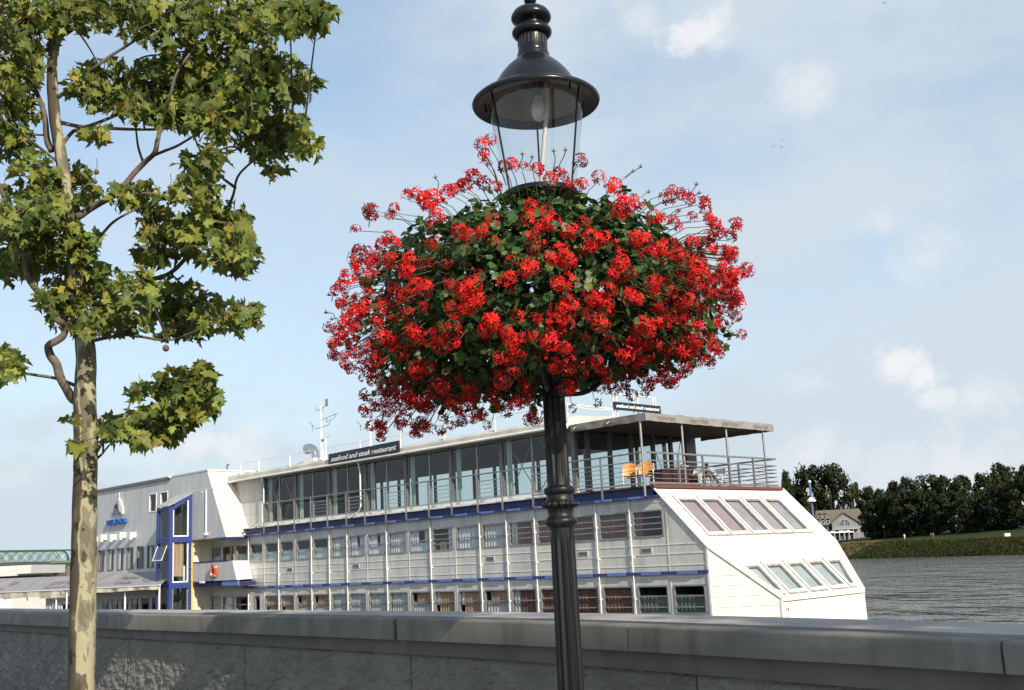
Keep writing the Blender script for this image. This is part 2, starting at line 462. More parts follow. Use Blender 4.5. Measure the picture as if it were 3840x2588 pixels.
g.poly([(-2500, -900, WATER_Z), (2500, -900, WATER_Z), (2500, 6000, WATER_Z), (-2500, 6000, WATER_Z)])
tag(g.build('river_water', wm), kind='structure')

# far bank: rows of points parallel to the waterline
bank_line = [(235, -200), (172, 90), (150, 187), (127.8, 285), (119, 325), (108.5, 370), (97, 425), (70, 520), (20, 600), (-60, 680), (-220, 745), (-450, 780), (-1400, 800)]
btop = [1.3, 1.3, 1.35, 1.45, 1.9, 2.4, 2.6, 2.0, 1.0, 0.5, 0.3, 0.2, 0.2]
bl = [np.array(p) for p in catmull([(x, y, z) for (x, y), z in zip(bank_line, btop)], 10)]
offs = [-3, 0, 1.5, 4, 7, 10, 13, 16, 22, 40, 60, 120, 250, 900]
GRASSM = bpy.data.materials.new('bank_grass'); GRASSM.use_nodes = True
nt = GRASSM.node_tree; bs = nt.nodes['Principled BSDF']; bs.inputs['Roughness'].default_value = 0.9; bs.inputs['Specular IOR Level'].default_value = 0.1
tcn = nt.nodes.new('ShaderNodeTexCoord')
def gn(scale, stretch=(1, 1, 1), det=6):
    mp = nt.nodes.new('ShaderNodeMapping'); mp.inputs['Scale'].default_value = stretch
    nt.links.new(tcn.outputs['Object'], mp.inputs['Vector'])
    n = nt.nodes.new('ShaderNodeTexNoise'); n.inputs['Scale'].default_value = scale; n.inputs['Detail'].default_value = det; n.inputs['Roughness'].default_value = 0.65
    nt.links.new(mp.outputs[0], n.inputs['Vector']); return n.outputs['Fac']
rp = nt.nodes.new('ShaderNodeValToRGB'); nt.links.new(gn(0.16, (1, 0.6, 1.5)), rp.inputs['Fac'])
el = rp.color_ramp.elements
el[0].position = 0.36; el[0].color = (0.020, 0.034, 0.010, 1)
el[1].position = 0.70; el[1].color = (0.085, 0.064, 0.026, 1)
e = el.new(0.50); e.color = (0.038, 0.048, 0.014, 1)
nt.links.new(rp.outputs[0], bs.inputs['Base Color'])
bpn = nt.nodes.new('ShaderNodeBump'); bpn.inputs['Strength'].default_value = 0.9; bpn.inputs['Distance'].default_value = 1.2
nt.links.new(gn(0.9), bpn.inputs['Height']); nt.links.new(bpn.outputs[0], bs.inputs['Normal'])
LAWN = mat('lawn_grass', (0.020, 0.038, 0.012), 0.9, spec=0.1, var=(0.03, 0.045, 0.015), vscale=0.2)
SOIL = mat('bare_dry_slope', (0.17, 0.11, 0.055), 0.95, spec=0.1, var=(0.10, 0.075, 0.03), vscale=0.3, bump=0.6, bscale=0.8, bdist=0.5)
def bank_z(i, o):
    z1 = bl[i][2]
    if o <= 13: return WATER_Z - 0.6 + (z1 - WATER_Z + 0.6) * min(1, max(0, (o + 1) / 14.0)) ** 0.85
    return z1 + min(o - 13, 47) * 0.07 + max(0, o - 60) * 0.008
V = []
for i, p in enumerate(bl):
    d = bl[min(i + 1, len(bl) - 1)][:2] - bl[max(i - 1, 0)][:2]; d /= np.linalg.norm(d)
    n = np.array([d[1], -d[0]])
    for o in offs:
        zz = bank_z(i, o)
        if 0 < o < 16: zz += 0.45 * mnoise.noise(Vector((p[0] * .11 + o * .2, p[1] * .11, o * .3)))
        V.append((p[0] + n[0] * o, p[1] + n[1] * o, zz))
no = len(offs); F = []; MI = []
for i in range(len(bl) - 1):
    for k in range(no - 1):
        F.append((i * no + k, i * no + k + 1, (i + 1) * no + k + 1, (i + 1) * no + k))
        yy = bl[i][1]
        MI.append((2 if (372 < yy < 470) else 0) if offs[k + 1] <= 16 else 1)
g = MB(); g.add(V, F); g.mi = MI
tag(g.build('river_bank', [GRASSM, LAWN, SOIL], smooth=True), kind='structure')

def terrain_z(x, y):
    """height of the far bank under a point"""
    best = None
    for i in range(len(bl)):
        dd = (bl[i][0] - x) ** 2 + (bl[i][1] - y) ** 2
        if best is None or dd < best[0]: best = (dd, i)
    return bank_z(best[1], math.sqrt(best[0]))

# reeds and tall grass along the bank: tufts of blades, uncountable
BLADE = mat('tall_bank_grass', (1, 1, 1), 0.9, spec=0.1, attr='tint', transl=0.25)
g = MB(); tints = []
vis = [i for i in range(len(bl)) if 200 < bl[i][1] < 480]
for _ in range(19000):
    i = random.choice(vis); j = min(i + 1, len(bl) - 1); t = random.random()
    p = bl[i] * (1 - t) + bl[j] * t
    d = bl[j][:2] - bl[i][:2]; d /= np.linalg.norm(d) + 1e-9; n = np.array([d[1], -d[0]])
    o = random.uniform(0.2, 12.2)
    x, y = p[0] + n[0] * o, p[1] + n[1] * o
    if y > 368 and random.random() < 0.8: continue
    z = bank_z(i, o) - 0.1
    dens = mnoise.noise(Vector((x * .06, y * .06, 0)))
    if dens < -0.55: continue
    h = random.uniform(0.25, 0.75) * (1 + max(0, dens)); w = random.uniform(0.10, 0.32)
    a = random.uniform(0, math.pi); c, s = math.cos(a) * w, math.sin(a) * w
    lx, ly = random.uniform(-.3, .3), random.uniform(-.3, .3)
    g.add([(x - c, y - s, z), (x + c, y + s, z), (x + c * .7 + lx, y + s * .7 + ly, z + h * random.uniform(.6, 1)), (x + lx, y + ly, z + h * .7), (x - c * .8 + lx, y - s * .8 + ly, z + h)],
          [(0, 1, 2, 3, 4)])
    q = random.random() * 0.6 + 0.4 * (dens + .5)
    q = q * (.75 + .5 * o / 12); tints.append((0.022 + .085 * q * q, 0.036 + 0.028 * q, 0.010 + .014 * q, 1))
tag(g.build('bank_grass', BLADE, tints=tints), 'tall green and straw coloured grass growing on the far river bank', 'grass', kind='stuff')

# ------------------------------------------------------------------ quay wall
COPING = mat('weathered_coping_concrete', (0.20, 0.192, 0.172), 0.85, var=(0.125, 0.12, 0.11), vscale=1.7, vdetail=8, bump=0.35, bscale=60, bdist=0.004)
rust(COPING, (.055, .052, .048), .52, .75, .6, 2.0, (3, 3, .5))
BAND = mat('smooth_concrete_band', (0.135, 0.13, 0.118), 0.85, var=(0.10, 0.096, 0.088), vscale=2.0, bump=0.3, bscale=50, bdist=0.004)
rust(BAND, (.05, .048, .045), .52, .75, .5, 2.0, (3, 3, .5))
STUCCO = mat('rough_cast_concrete', (0.225, 0.216, 0.195), 0.9, var=(0.16, 0.153, 0.14), vscale=2.4, bump=1.0, bscale=9.0, bstretch=(1, 1, 2.0), bdist=0.05)
JOINT = mat('dark_joint', (0.05, 0.05, 0.05), 0.9)
wall = thing('quay_wall', 'long curved grey concrete quay wall with coping and rough cast face', 'wall', (wall_path[20][0], wall_path[20][1], 0))
cum = [0.0]
for i in range(1, len(wall_path)):
    cum.append(cum[-1] + np.linalg.norm(wall_path[i][:2] - wall_path[i - 1][:2]))
def wall_at(s):
    s = min(max(s, 0), cum[-1] - 1e-6)
    i = max(k for k in range(len(cum)) if cum[k] <= s); i = min(i, len(cum) - 2)
    t = (s - cum[i]) / (cum[i + 1] - cum[i])
    p = wall_path[i] * (1 - t) + wall_path[i + 1] * t
    n = wall_nrm[i] * (1 - t) + wall_nrm[i + 1] * t
    return p, n / np.linalg.norm(n)
def wall_s(px, py, lvl=1.1):
    """distance along the wall of the point seen at a photo position on the coping edge"""
    best = None
    d = ray(px, py)
    for k in range(2000):
        s = cum[-1] * k / 2000; p, n = wall_at(s)
        e = abs(math.atan2(p[0], p[1]) - math.atan2(d[0], d[1]))
        if best is None or e < best[0]: best = (e, s)
    return best[1]
def sweep(mb, s0, s1, prof, step=0.5, caps=True, mi=0):
    """prof: list of functions p -> (offset toward the street, height)"""
    ns = max(2, int((s1 - s0) / step) + 1); vs = []; fs = []
    for k in range(ns + 1):
        p, n = wall_at(s0 + (s1 - s0) * k / ns)
        for f in prof:
            o, z = f(p)
            vs.append((p[0] + n[0] * o, p[1] + n[1] * o, z))
    m = len(prof)
    for k in range(ns):
        for j in range(m):
            j2 = (j + 1) % m
            fs.append((k * m + j, (k + 1) * m + j, (k + 1) * m + j2, k * m + j2))
    if caps:
        fs.append(tuple(range(m))); fs.append(tuple(ns * m + j for j in reversed(range(m))))
    mb.add(vs, fs, mi)
js = sorted(wall_s(x, y) for x, y in ((216, 2300), (1482, 2320), (2352, 2345), (3755, 2400)))
edges = [0.0] + js + [cum[-1]]
gap = {1: 0.006, 2: 0.022, 3: 0.004, 4: 0.006}
for k in range(len(edges) - 1):
    g = MB()
    a = edges[k] + gap.get(k, 0) ; b = edges[k + 1] - gap.get(k + 1, 0)
    sweep(g, a, b, [lambda p: (0.0, p[3]), lambda p: (0.0, p[2] - 0.014), lambda p: (-0.004, p[2] - 0.006), lambda p: (-0.012, p[2]), lambda p: (-0.49, p[2] + 0.006), lambda p: (-0.49, p[3])])
    g.build('coping_slab', COPING, wall, smooth=40)
g = MB()
sweep(g, 0, cum[-1], [lambda p: (-0.05, p[4]), lambda p: (-0.05, p[3] - .002), lambda p: (-0.45, p[3] - .002), lambda p: (-0.45, p[4])])
g.build('concrete_band', BAND, wall)
# raised joint plate, widened and paled to paint a skylit coping top
g = MB()
sweep(g, 0, cum[-1], [lambda p: (-0.11, p[2] + 0.001), lambda p: (-0.11, p[2] + 0.012), lambda p: (-0.47, p[2] + 0.018), lambda p: (-0.47, p[2] + .007)])
g.build('coping_strip', mat('skylit_coping_strip', (0.34, 0.33, 0.325), 0.8, var=(0.20, 0.195, 0.19), vscale=1.4, vdetail=8), wall)
# rough cast panels with real relief between the vertical joints
jj = [0.0, wall_s(451, 2450), wall_s(886, 2450), wall_s(1502, 2480), wall_s(2560, 2540), wall_s(3770, 2588), cum[-1]]
for a, b in zip(jj[:-1], jj[1:]):
    g = MB(); ns = max(4, int((b - a) / 0.022)); nz = 54
    if b < wall_s(0, 2400): ns = max(4, int((b - a) / .3))
    lo = 0.0
    vs = []; fs = []
    for k in range(ns + 1):
        s = a + 0.006 + (b - a - 0.012) * k / ns
        p, n = wall_at(s)
        for j in range(nz + 1):
            z = lo + (p[4] - 0.003 - lo) * j / nz
            q = Vector((s * 8.0, z * 15.0, 0.3))
            h = mnoise.fractal(q, 0.9, 2.1, 4)
            h = 0.015 * h + 0.008 * mnoise.noise(Vector((s * 20, z * 34, 2)))
            if k in (0, ns) or j == nz: h = -0.01
            vs.append((p[0] + n[0] * (-0.075 + h), p[1] + n[1] * (-0.075 + h), z))
    for k in range(ns):
        for j in range(nz):
            A = k * (nz + 1) + j; B = A + nz + 1
            fs.append((A, B, B + 1, A + 1))
    g.add(vs, fs)
    sweep(g, a + 0.006, b - 0.006, [lambda p: (-0.085, 0), lambda p: (-0.085, p[4] - .004), lambda p: (-0.43, p[4] - .004), lambda p: (-0.43, 0)])
    g.build('rough_panel', STUCCO, wall)
g = MB()
sweep(g, 0, cum[-1], [lambda p: (-0.10, WATER_Z - 1.5), lambda p: (-0.10, 0.0), lambda p: (-0.42, 0.0), lambda p: (-0.42, WATER_Z - 1.5)])
g.build('quay_foundation', BAND, wall)
# a hairline crack in the coping
cs = wall_s(3202, 2380); g = MB(); pts = []
for k in range(9):
    p, n = wall_at(cs + random.uniform(-.012, .012) + 0.012 * k / 8)
    z = p[3] + (p[2] - .02 - p[3]) * k / 8
    pts.append(np.array([p[0] + n[0] * .0005, p[1] + n[1] * .0005, z]))
g.tube(pts, 0.0018, 4)
g.build('crack', JOINT, wall)

# ------------------------------------------------------------------ the moored hotel ship
# ship coordinates: s runs from the bow corner toward the stern, t across (away from the quay), z up
C0 = np.array([5.796, 35.0, 0.0])
SD = np.array([-math.sqrt(.5), math.sqrt(.5), 0]); TD = np.array([math.sqrt(.5), math.sqrt(.5), 0])
def S(s, t, z): return C0 + SD * s + TD * t + Z3v * z
def sbox(mb, s0, s1, t0, t1, z0, z1, mi=0):
    return mb.hexa([S(s1, t0, z0), S(s0, t0, z0), S(s0, t1, z0), S(s1, t1, z0), S(s1, t0, z1), S(s0, t0, z1), S(s0, t1, z1), S(s1, t1, z1)], mi)
ship = thing('hotel_ship', 'large white three storey hotel ship moored behind the quay wall', 'ship', S(15, 3.9, WATER_Z))

def rrect(w, h, r, n=4):
    out = []
    for cx, cy, a0 in ((w - r, r, -90), (w - r, h - r, 0), (r, h - r, 90), (r, r, 180)):
        for k in range(n + 1):
            a = math.radians(a0 + 90 * k / n)
            out.append((cx + r * math.cos(a), cy + r * math.sin(a)))
    return out
def ringframe(mb, O, U, V, N, outer, inner, n0, n1):
    """a frame between two outlines with the same number of points"""
    m = len(outer); P = lambda q, d: O + U * q[0] + V * q[1] + N * d
    vs = [P(q, n0) for q in outer] + [P(q, n1) for q in outer] + [P(q, n1) for q in inner] + [P(q, n0) for q in inner]
    fs = []
    for k in range(m):
        k2 = (k + 1) % m
        for a in range(3):
            fs.append((a * m + k, a * m + k2, (a + 1) * m + k2, (a + 1) * m + k))
        fs.append((3 * m + k, 3 * m + k2, k2, k))
    mb.add(vs, fs)
def curtain(mb, O, U, V, N, u0, u1, v0, v1, d, waves, amp=0.02):
    n = max(8, int(waves * 6)); vs = []
    ph = random.uniform(0, 6)
    for k in range(n + 1):
        u = u0 + (u1 - u0) * k / n
        a = amp * math.sin(2 * math.pi * waves * k / n + ph) + amp * .5 * math.sin(2 * math.pi * waves * 2.3 * k / n + ph * 2)
        vs.append(O + U * u + V * v0 + N * (d + a)); vs.append(O + U * u + V * v1 + N * (d + a * .8))
    mb.add(vs, [(2 * k, 2 * k + 2, 2 * k + 3, 2 * k + 1) for k in range(n)])

def window(parent, O, U, V, N, w, h, r=0.09, fr=0.05, bars=(0.5,), cur=None, frame=ALU, pane=PANE, depth=0.05, name='window', room=None):
    """one framed window at O (lower corner); cur: list of (material, u0, u1, v0, v1) as shares of the opening"""
    g = MB()
    inner = [(fr + x, fr + y) for x, y in rrect(w - 2 * fr, h - 2 * fr, max(0.01, r - fr * .6))]
    ringframe(g, O, U, V, N, rrect(w, h, r), inner, -depth, 0.022)
    f = g.build(name, frame, parent)
    g = MB(); g.poly([O + U * x + V * y + N * -0.02 for x, y in inner]); g.build('pane', pane, f)
    if bars:
        g = MB()
        for b in bars:
            g.box(O, U, V, N, fr * .6, w - fr * .6, h * b - .018, h * b + .018, -0.04, 0.008)
        g.build('sash_bar', frame, f)
    for (m, u0, u1, v0, v1) in (cur or []):
        g = MB(); curtain(g, O, U, V, N, w * u0, w * u1, h * v0, h * v1, -0.085, max(1.5, 8 * (u1 - u0)), 0.018 if m is not PANE_REFLECTION else 0.002)
        g.build('curtain' if m is not PANE_REFLECTION else 'painted_reflection', m, f)
    return f

def wall_sheet(mb, P, us, vs_, openings, reveal=0.12, Nrm=None, mi=0):
    """a wall in the (u, v) plane with rectangular openings cut out and reveals turned in"""
    U = sorted(set([us[0], us[1]] + [a for o in openings for a in (o[0], o[1])]))
    Vv = sorted(set([vs_[0], vs_[1]] + [a for o in openings for a in (o[2], o[3])]))
    U = [u for u in U if us[0] <= u <= us[1]]; Vv = [v for v in Vv if vs_[0] <= v <= vs_[1]]
    for i in range(len(U) - 1):
        for j in range(len(Vv) - 1):
            cu, cv = (U[i] + U[i + 1]) / 2, (Vv[j] + Vv[j + 1]) / 2
            if any(o[0] < cu < o[1] and o[2] < cv < o[3] for o in openings): continue
            mb.poly([P(U[i], Vv[j], 0), P(U[i], Vv[j + 1], 0), P(U[i + 1], Vv[j + 1], 0), P(U[i + 1], Vv[j], 0)], mi)
    for (a, b, c, d) in openings:
        for q in (((a, c), (b, c)), ((b, c), (b, d)), ((b, d), (a, d)), ((a, d), (a, c))):
            (u0, v0), (u1, v1) = q
            mb.poly([P(u0, v0, 0), P(u1, v1, 0), P(u1, v1, reveal), P(u0, v0, reveal)], mi)

# module boundaries along the quay side (measured uprights)
MOD = [0.06, 1.52, 3.0, 4.5, 5.98, 7.46, 8.93, 10.4, 11.86, 13.3, 14.72, 16.13, 17.53, 18.90, 20.22, 21.60, 22.95, 24.28, 25.6, 26.94, 28.25, 29.5, 30.75]
Z_F2, Z_F3 = 1.0, 3.45
W1 = (2.16, 3.06); W2 = (-0.30, 0.62)
row1 = [(MOD[k + 1] + .12, MOD[k + 2] - .09) for k in range(21)]
row2 = [(MOD[k] + .12, MOD[k + 1] - .09) for k in range(22) if k != 18]
door2 = (MOD[18] + .35, MOD[18] + .85)
# quay side hull wall
g = MB()
Pq = lambda u, v, d: S(u, d, v)
wall_sheet(g, Pq, (1.5, 30.9), (Z_F2, Z_F3), [(a, b, W1[0], W1[1]) for a, b in row1])
wall_sheet(g, Pq, (0, 30.9), (-3.6, Z_F2), [(a, b, W2[0], W2[1]) for a, b in row2] + [(door2[0], door2[1], -0.35, 0.62)])
SLOPE = 1.025
zsl = lambda s: 1.76 + SLOPE * s
g.poly([S(1.5, 0, Z_F2), S(1.5, 0, zsl(1.5)), S(0, 0, 1.76), S(0, 0, Z_F2)])
g.poly([S(1.5, 0, zsl(1.5)), S(1.5, 0, Z_F3), S((Z_F3 - 1.76) / SLOPE, 0, Z_F3)])
g.build('quay_side_wall', WHITE, ship)
# pressed ribs, uprights and blue rubbing strips of that wall
def rib(a, b, z):
    g = MB(); sbox(g, a, b, -.016, .0, z - .012, z + .012); g.build('pressed_rib', TRIM, ship)
for z in (1.90, 1.60, 1.24):
    for k in (0, 2, 4, 6, 8, 10, 12, 14, 16, 18): rib(MOD[k + 1] + .1 if k else .12, MOD[k + 3] - .1, z)
for k in (1, 3, 5, 7, 9, 11, 13, 15, 17, 19): rib(MOD[k] + .1, MOD[k + 2] - .1, 3.30)
for k in (0, 2, 4, 6, 8, 10, 12, 14, 16, 18): rib(MOD[k] + .1, MOD[k + 2] - .1, .872)
for k in (2, 3, 5, 6, 7, 9, 11, 13, 14, 15, 17, 19):
    g = MB(); s = MOD[k]
    g.tube([S(s, -.05, -1.6), S(s, -.05, .4), S(s, -.055, 1.6), S(s, -.05, 3.42)], .022, 8)
    for z in (0.2, 1.55, 2.6): sbox(g, s - .05, s + .05, -.04, .0, z - .03, z + .03)
    g.build('drain_pipe', TRIM, ship, smooth=40)
for k in (1, 4, 8, 10, 12, 16, 18):
    g = MB(); sbox(g, MOD[k] - .022, MOD[k] + .022, -.014, 0, -1.4, 3.4); g.build('wall_stud', WHITE, ship)
g = MB(); sbox(g, -.03, .05, -.03, .03, -1.4, 1.74); g.build('corner_bead', TRIM, ship)
VENTM = mat('vent_grille', (0.5, 0.5, 0.48), 0.5)
for s in (2.4, 5.2, 9.9, 18.3, 23.4):
    g = MB()
    sbox(g, s - .22, s + .22, -.02, 0, 1.66, 1.84)
    for k in range(4): sbox(g, s - .19, s + .19, -.028, -.02, 1.69 + .035 * k, 1.705 + .035 * k, 1)
    g.build('vent', [VENTM, DARK], ship)

# cabin windows
R1 = {0: 'dark', 1: 'maroon', 2: 'maroon', 3: 'maroon', 4: 'maroon2', 5: 'grey', 6: 'lilac', 7: 'open', 8: 'lilac', 9: 'grey', 10: 'lilac', 11: 'lilac', 12: 'grey2', 13: 'half', 14: 'half', 15: 'half', 16: 'half', 17: 'half', 18: 'half', 19: 'halfy', 20: 'half'}
def curt(style):
    j = random.uniform
    return {'maroon': [(CUR_MAROON, .03, .97, .03, .97)], 'maroon2': [(CUR_GREY, .03, .3, .03, .97), (CUR_MAROON, .28, .97, .03, .97)],
            'dark': [(CUR_MAROON, .05, .28, .05, .95)], 'grey': [(CUR_GREY, .03, .97, .03, .97)], 'grey2': [(CUR_GREY, .03, .5, .03, .97), (CUR_GREY, .5, .97, .03, .97)],
            'lilac': [(CUR_LILAC, .03, j(.4, .6), .03, .97), (CUR_LILAC, j(.55, .7), .97, .03, .97), (PANE_REFLECTION, .04, .96, .04, .42)],
            'open': [(CUR_LILAC, .72, .97, .03, .97), (CUR_BROWN, .3, .6, .03, .4)], 'half': [(PANE_REFLECTION, .04, .96, .04, j(.44, .54))],
            'halfy': [(CUR_BROWN, .2, .55, .04, .6), (PANE_REFLECTION, .04, .96, .04, .2)],
            'brown': [(CUR_BROWN, .18, .97, .03, .97), (CUR_GREY, .03, .2, .4, .97)], 'browngrey': [(CUR_BROWN, .2, .97, .35, .97), (CUR_GREY, .03, .97, .03, .5)],
            'green': [(CUR_BOTTLE, .03, .97, .03, .66)]}[style]
U1 = -SD; N1 = -TD
for k, (a, b) in enumerate(row1):
    st = R1[k]
    bars = (0.50, 0.30, 0.72) if st in ('maroon', 'maroon2', 'dark', 'open') else (0.5,)
    window(ship, S(b, 0, W1[0]), U1, Z3v, N1, b - a, W1[1] - W1[0], bars=bars, cur=curt(st))
R2 = ['green', 'green', 'maroon', 'maroon', 'maroon', 'maroon2', 'browngrey', 'brown', 'brown', 'browngrey', 'grey', 'grey', 'grey2', 'grey', 'browngrey', 'browngrey', 'brown', 'brown', 'dark', 'grey2', 'grey2']
for k, (a, b) in enumerate(row2):
    st = R2[k % len(R2)]
    window(ship, S(b, 0, W2[0]), U1, Z3v, N1, b - a, W2[1] - W2[0], bars=(0.62, 0.25) if st in ('maroon', 'green') else (0.55,), cur=curt(st))
window(ship, S(door2[1], 0, -0.35), U1, Z3v, N1, door2[1] - door2[0], 0.97, bars=(), cur=None, name='door_window')

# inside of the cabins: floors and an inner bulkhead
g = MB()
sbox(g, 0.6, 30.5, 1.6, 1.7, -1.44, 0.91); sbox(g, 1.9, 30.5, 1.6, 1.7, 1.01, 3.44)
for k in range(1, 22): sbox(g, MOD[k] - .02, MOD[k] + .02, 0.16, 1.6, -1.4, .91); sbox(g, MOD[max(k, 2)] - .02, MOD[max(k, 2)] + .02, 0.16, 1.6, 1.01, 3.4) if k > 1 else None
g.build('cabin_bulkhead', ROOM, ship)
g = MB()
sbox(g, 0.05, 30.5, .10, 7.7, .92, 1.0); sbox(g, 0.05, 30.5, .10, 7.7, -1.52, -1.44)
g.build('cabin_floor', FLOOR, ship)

# blue bands with lighter blue fender boards
g = MB()
sbox(g, 0.0, 27.3, -.075, 0.0, .965, 1.055)
sbox(g, 1.75, 28.3, -.16, .22, 3.45, 3.52)
g.build('blue_band', BLUE, ship)
g = MB(); sbox(g, 2.0, 28.3, .06, .22, 3.521, 3.80); g.build('deck_fascia', mat('deep_blue_fascia', (.014, .025, .13), .45), ship)
for k in range(19):
    s = 0.4 + 1.46 * k
    g = MB(); sbox(g, s, s + .78, -.105, -.078, .96, 1.045); g.build('fender_board', PADBLUE, ship)
for k in range(18):
    s = 2.2 + 1.46 * k
    g = MB(); sbox(g, s, s + .70, -.20, -.163, 3.445, 3.515); g.build('fender_board', PADBLUE, ship)

# bow: one 45 degree glazed slope, cut back on both sides below the knee
W_T = 7.85
Q = (-1.62, 1.36); Q2 = (-1.62, 6.50); K2 = (0.0, W_T)
sl_out = [(1.98, -0.02), (0, -0.02), (-1.62, 1.36), (-1.62, 6.5), (0, W_T), (1.98, W_T)]
def SL(t, s, n=0.0):
    nn = (Z3v - SLOPE * SD) / math.sqrt(1 + SLOPE ** 2)
    return S(s, t, zsl(s)) + nn * n
NSL = (Z3v - SLOPE * SD) / math.sqrt(1 + SLOPE ** 2)
def edge_t(s): return 0.0 if s >= 0 else 1.36 * (-s / 1.62)
def edge_t2(s): return W_T if s >= 0 else W_T - (W_T - 6.5) * (-s / 1.62)
up_s0, up_s1 = 0.40, 1.60
lo_s0, lo_s1 = -1.47, -0.62
ups = [(0.68 + 1.29 * k, 0.68 + 1.29 * k + 1.08) for k in range(5)]
los = [(0.95, 1.79), (2.10, 3.08), (3.39, 4.37), (4.70, 5.68), (5.97, 6.88)]
g = MB()
strips = [(1.98, up_s1, None), (up_s1, up_s0, ups), (up_s0, 0.0, None), (0.0, lo_s1, None), (lo_s1, lo_s0, 'low'), (lo_s0, -1.62, None)]
low_shapes = []
for (ta, tb) in los:
    la, lb = max(ta, edge_t(lo_s1) + .28), min(tb, edge_t2(lo_s1) - .28)
    l2a, l2b = max(ta, edge_t(lo_s0) + .34), min(tb, edge_t2(lo_s0) - .34)
    low_shapes.append(((la, lo_s1), (lb, lo_s1), (l2b, lo_s0), (l2a, lo_s0)))
for (s0, s1, op) in strips:
    if op is None:
        g.poly([SL(edge_t(s0), s0), SL(edge_t(s1), s1), SL(edge_t2(s1), s1), SL(edge_t2(s0), s0)])
    else:
        shapes = low_shapes if op == 'low' else [((a, s0), (b, s0), (b, s1), (a, s1)) for a, b in op]
        prev = ((edge_t(s0), s0), (edge_t(s1), s1))
        for sh in shapes:
            g.poly([SL(*prev[0]), SL(*prev[1]), SL(*sh[3]), SL(*sh[0])])
            for q in range(4):
                a, b = sh[q], sh[(q + 1) % 4]
                g.poly([SL(*a), SL(*b), SL(*b, -.08), SL(*a, -.08)])
            prev = (sh[1], sh[2])
        g.poly([SL(*prev[0]), SL(*prev[1]), SL(edge_t2(s1), s1), SL(edge_t2(s0), s0)])
g.build('bow_slope', BRIGHT, ship)
def slope_window(sh, blind):
    c = np.mean(np.array(sh), axis=0)
    def sc(q, m): return tuple(c + (np.array(q) - c) * (1 - m / np.maximum(np.abs(np.array(q) - c), .05)))
    g = MB(); m = 4
    outer = [sc(q, -.045) for q in sh]; mid_ = [sc(q, .035) for q in sh]
    vs = [SL(*q, -.05) for q in outer] + [SL(*q, .045) for q in outer] + [SL(*q, .045) for q in mid_] + [SL(*q, -.05) for q in mid_]
    fs = []
    for k in range(4):
        k2 = (k + 1) % 4
        for a in range(3): fs.append((a * 4 + k, a * 4 + k2, (a + 1) * 4 + k2, (a + 1) * 4 + k))
    g.add(vs, fs)
    f = g.build('skylight', TRIM, ship)
    g = MB(); gi = [sc(q, .085) for q in sh]
    vs = [SL(*q, .01) for q in mid_] + [SL(*q, .018) for q in mid_] + [SL(*q, .018) for q in gi] + [SL(*q, .01) for q in gi]
    g.add(vs, fs)
    o2 = [sc(q, -.085) for q in sh]  # outer ring: a dark shadow line drawn round the frame
    g.add([SL(*q, -.01) for q in o2] + [SL(*q, .012) for q in o2] + [SL(*q, .012) for q in outer] + [SL(*q, -.01) for q in outer], fs)
    g.build('gasket_and_shadow_line', mat_gasket, f)
    g = MB(); g.poly([SL(*q, .012) for q in gi]); g.build('pane', PANE, f)
    g = MB(); n = 10
    vs = []
    for i in range(n + 1):
        for j in range(n + 1):
            a = np.array(sh[0]) * (1 - i / n) + np.array(sh[1]) * (i / n); b = np.array(sh[3]) * (1 - i / n) + np.array(sh[2]) * (i / n)
            q = a * (1 - j / n) + b * (j / n)
            vs.append(SL(q[0], q[1], -.07 + .012 * mnoise.noise(Vector((q[0] * 3, q[1] * 2, 1)))))
    g.add(vs, [(i * (n + 1) + j, (i + 1) * (n + 1) + j, (i + 1) * (n + 1) + j + 1, i * (n + 1) + j + 1) for i in range(n) for j in range(n)])
    g.build('blind', blind, f, smooth=True)
mat_gasket = mat('grey_gasket', (0.13, 0.12, 0.11), 0.7, var=(0.3, 0.27, 0.23), vscale=6)
for k, (a, b) in enumerate(ups):
    slope_window(((a, up_s1), (b, up_s1), (b, up_s0), (a, up_s0)), BLINDRED if k < 2 else BLIND)
for sh in low_shapes: slope_window(sh, BLINDTEAL)
# bow lower walls: angled side, front, far side
zq = zsl(-1.62)
g = MB()
g.poly([S(0, 0, -3.6), S(0, 0, 1.76), S(*Q, zq), S(*Q, -3.6)])
g.poly([S(*Q, -3.6), S(*Q, zq), S(*Q2, zq), S(*Q2, -3.6)])
g.poly([S(*Q2, -3.6), S(*Q2, zq), S(*K2, 1.76), S(*K2, -3.6)])
g.build('bow_wall', mat('warm_white_paint', (0.74, 0.72, 0.64), 0.4, var=(0.66, 0.62, 0.52), vscale=1.3, vstretch=(2, 2, .6), lo=.4, hi=.75), ship)
g = MB()
def sidepoint(f, z, o=0.02):
    p = S(0, 0, 0) * (1 - f) + S(*Q, 0) * f
    nrm = np.cross(S(*Q, 0) - S(0, 0, 0), Z3v); nrm /= np.linalg.norm(nrm)
    if nrm @ SD > 0: nrm = -nrm
    return p + nrm * o + Z3v * z
for z, f1 in ((.86, .42), (.55, .60), (.22, .78), (-.1, .96), (-.45, .96)):
    a, b = sidepoint(.03, z, 0), sidepoint(f1, z, 0); a1, b1 = sidepoint(.03, z, .02), sidepoint(f1, z, .02)
    dz = Z3v * .018
    g.hexa([a, b, b1, a1, a + dz, b + dz, b1 + dz, a1 + dz])
